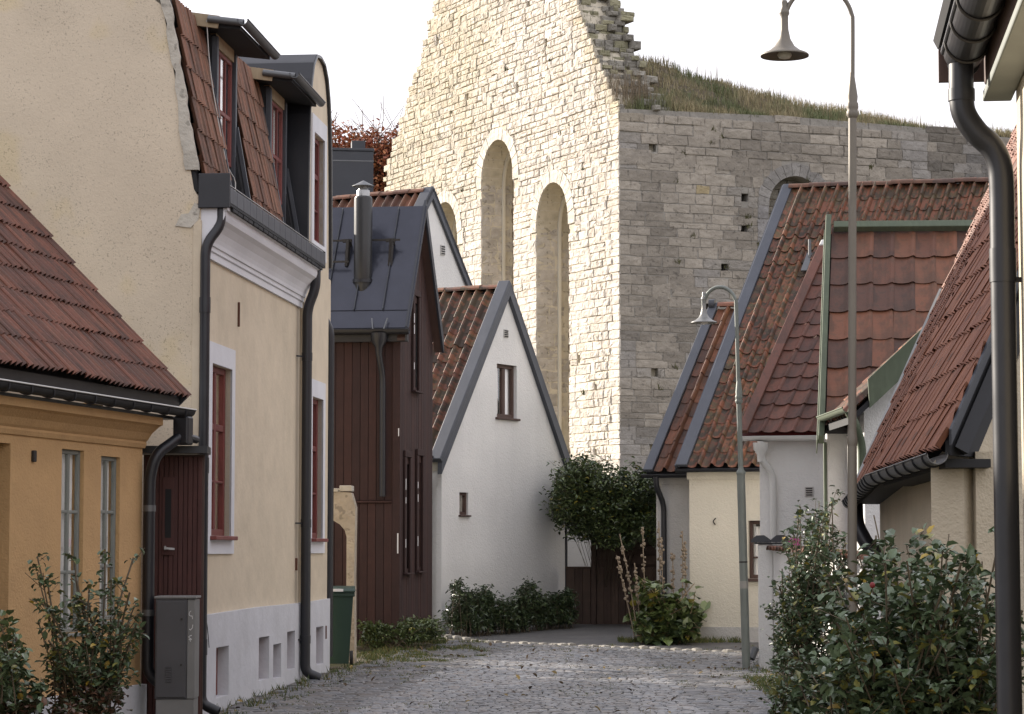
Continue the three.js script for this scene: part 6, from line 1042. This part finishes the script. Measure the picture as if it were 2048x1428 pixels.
// climber over the gate
shrub('climbing_plant', 'dense green climber overhanging the board gate between the cottages', 'climber', V(1.7, 0.3, 44.75), range(420, () => { const x = R(0.80, 2.55), top = table([[0.8, 2.95], [1.1, 3.28], [1.3, 3.22], [1.6, 3.02], [2.0, 2.99], [2.5, 2.98]], x) - 0.12 * noise2(x * 5, 2), lo = table([[0.8, 2.4], [1.0, 2.25], [1.2, 2.0], [1.6, 1.85], [2.0, 1.75], [2.3, 1.65], [2.5, 1.7]], x) + 0.5 * (noise2(x * 6, 7) - 0.3); return V(x, R(lo, top), R(42.4, 44.0)); }).concat(range(46, () => { const a = R(6.28); return V(1.65 + Math.cos(a) * R(0.7, 1.0), 2.45 + Math.sin(a) * R(0.45, 0.72), R(42.4, 43.6)); })), { spread: 0.12, r: 0.004, noCane: 0.86, tw: 0.27, twigs: 8, per: 9, jit: 0.08, leaf: [0.055, 0.10], asp: 0.55, col: (p) => p.x > 2.0 && p.y > 2.2 ? (R() < 0.45 ? 'light' : 'dark') : R() < 0.4 ? 'light' : R() < 0.6 ? 'mid' : 'dark', t0: 0.8, keep: (p) => p.y > 1.45 + 0.5 * noise2(p.x * 9, 3) });
// weeds along the foot of the timber house
shrub('weeds', 'green weeds sprouting along the plinth of the red plank house', 'weeds', V(-1.85, gy(-1.8, 36.8), 36.9), range(70, () => { const x = R(-2.2, -0.95), d = 36.7 + 0.2 * (x + 2) + R(0, 1.4) * sst(-2, -1, x); return V(x, gy(x, d) + R(0.04, 0.34), d); }), { spread: 0.5, r: 0.004, tw: 0.12, twigs: 8, per: 7, jit: 0.04, leaf: [0.04, 0.09], asp: 0.5, col: (p) => R() < 0.4 ? 'light' : 'mid', t0: 0.55 });
// moss, grass and fallen leaves between the setts
{
  const g = bag();
  const tuft = (x, d, n, h) => { for (let k = 0; k < n; k++) { const px = x + R(-0.06, 0.06), pd = d + R(-0.06, 0.06), y = gy(px, pd) - 0.01, a = R(6.28), w = R(0.003, 0.007), hh = h * R(0.4, 1), c = R() < 0.3 ? [0.17, 0.15, 0.05] : [0.07, 0.095, 0.03]; g.pos.push(px - w, y, -pd, px + w, y, -pd, px + Math.cos(a) * hh * 0.6, y + hh, -pd + Math.sin(a) * hh * 0.6); for (let q = 0; q < 3; q++) g.col.push(...c); } };
  for (let i = 0; i < 2600; i++) { const d = R(25.4, 38.8), x = R(laneL(d) - 0.1, laneR(d)); const e = Math.min(Math.abs(x - laneL(d)), Math.abs(laneR(d) - x)), m = noise2(x * 1.1 + 9, d * 0.45); if (R() < (e < 0.5 ? 0.75 : m > 0.62 ? 0.5 : 0.03)) tuft(x, d, Math.round(R(3, 9)), e < 0.25 ? 0.10 : 0.035); }
  for (let i = 0; i < 2200; i++) { const d = R(34.8, 39.4), x = R(-2.5, -0.3), k = noise2(x * 1.9 + 60, d * 1.2) - 0.28 * Math.hypot((x + 1.6) / 0.9, (d - 37.2) / 1.9); if (k > 0.28) tuft(x, d, 6, R(0.03, 0.06 + 0.16 * (k - 0.2))); }
  for (let i = 0; i < 300; i++) { const x = R(1.7, 3.6), d = R(39.1, 39.7); tuft(x, d, 8, R(0.05, 0.14)); }
  for (let i = 0; i < 500; i++) { const x = R(2.9, 3.5), d = R(26, 31.5); tuft(x, d, 6, R(0.03, 0.1)); }
  const m = part('grass_tufts', bagGeo(g), mt.grass, null, { color: true, kind: 'stuff' }); m.userData.label = 'short grass and moss growing between the cobbles and along the walls'; m.userData.category = 'grass';
  const f = bag(); for (let i = 0; i < 130; i++) { const d = R(25.5, 38.6), x = lerp(laneL(d), laneR(d), Math.pow(R(), i % 2 ? 0.5 : 2)), p = V(x, gy(x, d) + 0.012, d), b = R(0.5, 1.2); leafTris(p, R(0.05, 0.10), R(0.03, 0.06), 0.1, f, pick([[0.12 * b, 0.08 * b, 0.04 * b], [0.07 * b, 0.05 * b, 0.035 * b], [0.25 * b, 0.18 * b, 0.06 * b]])); }
  const n = part('fallen_leaves', bagGeo(f), mt.dryLeaf, null, { color: true, kind: 'stuff' }); n.userData.label = 'scattered brown fallen leaves lying on the cobbled lane'; n.userData.category = 'leaves';
}
// ---------------------------------------------------------------- trees beyond the roofs
function tree(label, x, d, h, r, leafN, col, o = {}) {
  seed = 77001 + Math.round(x * -1000); const g0 = gy(x, d), T = thing('tree', label, 'tree', V(x, g0, d), 'autumn trees behind the houses'), wood = [], tips = [];
  const grow = (a, dir, len, rad, lv) => {
    const b = a.clone().addScaledVector(dir, len), m = a.clone().lerp(b, 0.5).add(new THREE.Vector3(R(-1, 1), R(-0.4, 0.4), R(-1, 1)).multiplyScalar(len * 0.08)), c = new THREE.QuadraticBezierCurve3(a, m, b);
    const g = new THREE.TubeGeometry(c, 3, rad, lv > 1 ? 6 : 4, false); { const p = g.attributes.position, rr = lv > 1 ? 7 : 5; for (let i = 0; i < p.count; i++) { const t = Math.floor(i / rr) / 3, ct = c.getPoint(t), k = lerp(1, 0.62, t); p.setXYZ(i, ct.x + (p.getX(i) - ct.x) * k, ct.y + (p.getY(i) - ct.y) * k, ct.z + (p.getZ(i) - ct.z) * k); } } wood.push(g.toNonIndexed());
    if (lv <= 0) { tips.push([a, b]); return; } const n = lv > 3 ? 4 : lv > 1 ? 4 : 3;
    for (let i = 0; i < n; i++) { const nd = dir.clone().multiplyScalar(0.75).add(new THREE.Vector3(R(-1, 1), R(-0.25, 0.75), R(-1, 1)).multiplyScalar(0.75)).normalize(); grow(a.clone().lerp(b, i ? R(0.45, 1) : 1), nd, len * R(0.58, 0.8), rad * 0.58, lv - 1); }
  };
  grow(V(x, g0 - 0.2, d), new THREE.Vector3(R(-0.08, 0.08), 1, 0).normalize(), h * 0.34, r, 5);
  part('trunk', wood, mt.bark, T);
  const lf = bag(); for (let i = 0; i < leafN; i++) { const [a, b] = pick(tips), p = a.clone().lerp(b, R()).add(new THREE.Vector3(R(-0.3, 0.3), R(-0.3, 0.3), R(-0.3, 0.3))); if (o.below && p.y > o.below + R(-0.8, 0.8)) continue; const k = R(0.6, 1.3); leafTris(p, R(0.13, 0.24), R(0.09, 0.15), 0.1, lf, [col[0] * k, col[1] * k * R(0.8, 1.1), col[2] * k]); }
  if (lf.pos.length) part('crown', bagGeo(lf), mt.dryLeaf, T, { color: true, kind: 'stuff' });
}
tree('rust leaved tree showing between the black chimney and the church gable', -6.5, 91, 19.8, 0.22, 42000, [0.36, 0.15, 0.07], { below: 16.6 });
tree('thin tree with copper leaves just left of the church gable', -4.9, 95, 19.8, 0.2, 42000, [0.30, 0.125, 0.07], { below: 16.6 });
tree('farthest brown leaved tree whose twigs rise above the black chimney', -5.9, 98, 20.2, 0.22, 30000, [0.32, 0.15, 0.07], { below: 16.8 });
scene.traverse((o) => { if (o.isMesh) o.castShadow = o.receiveShadow = true; });
scene.updateMatrixWorld(true);
renderer.render(scene, camera);
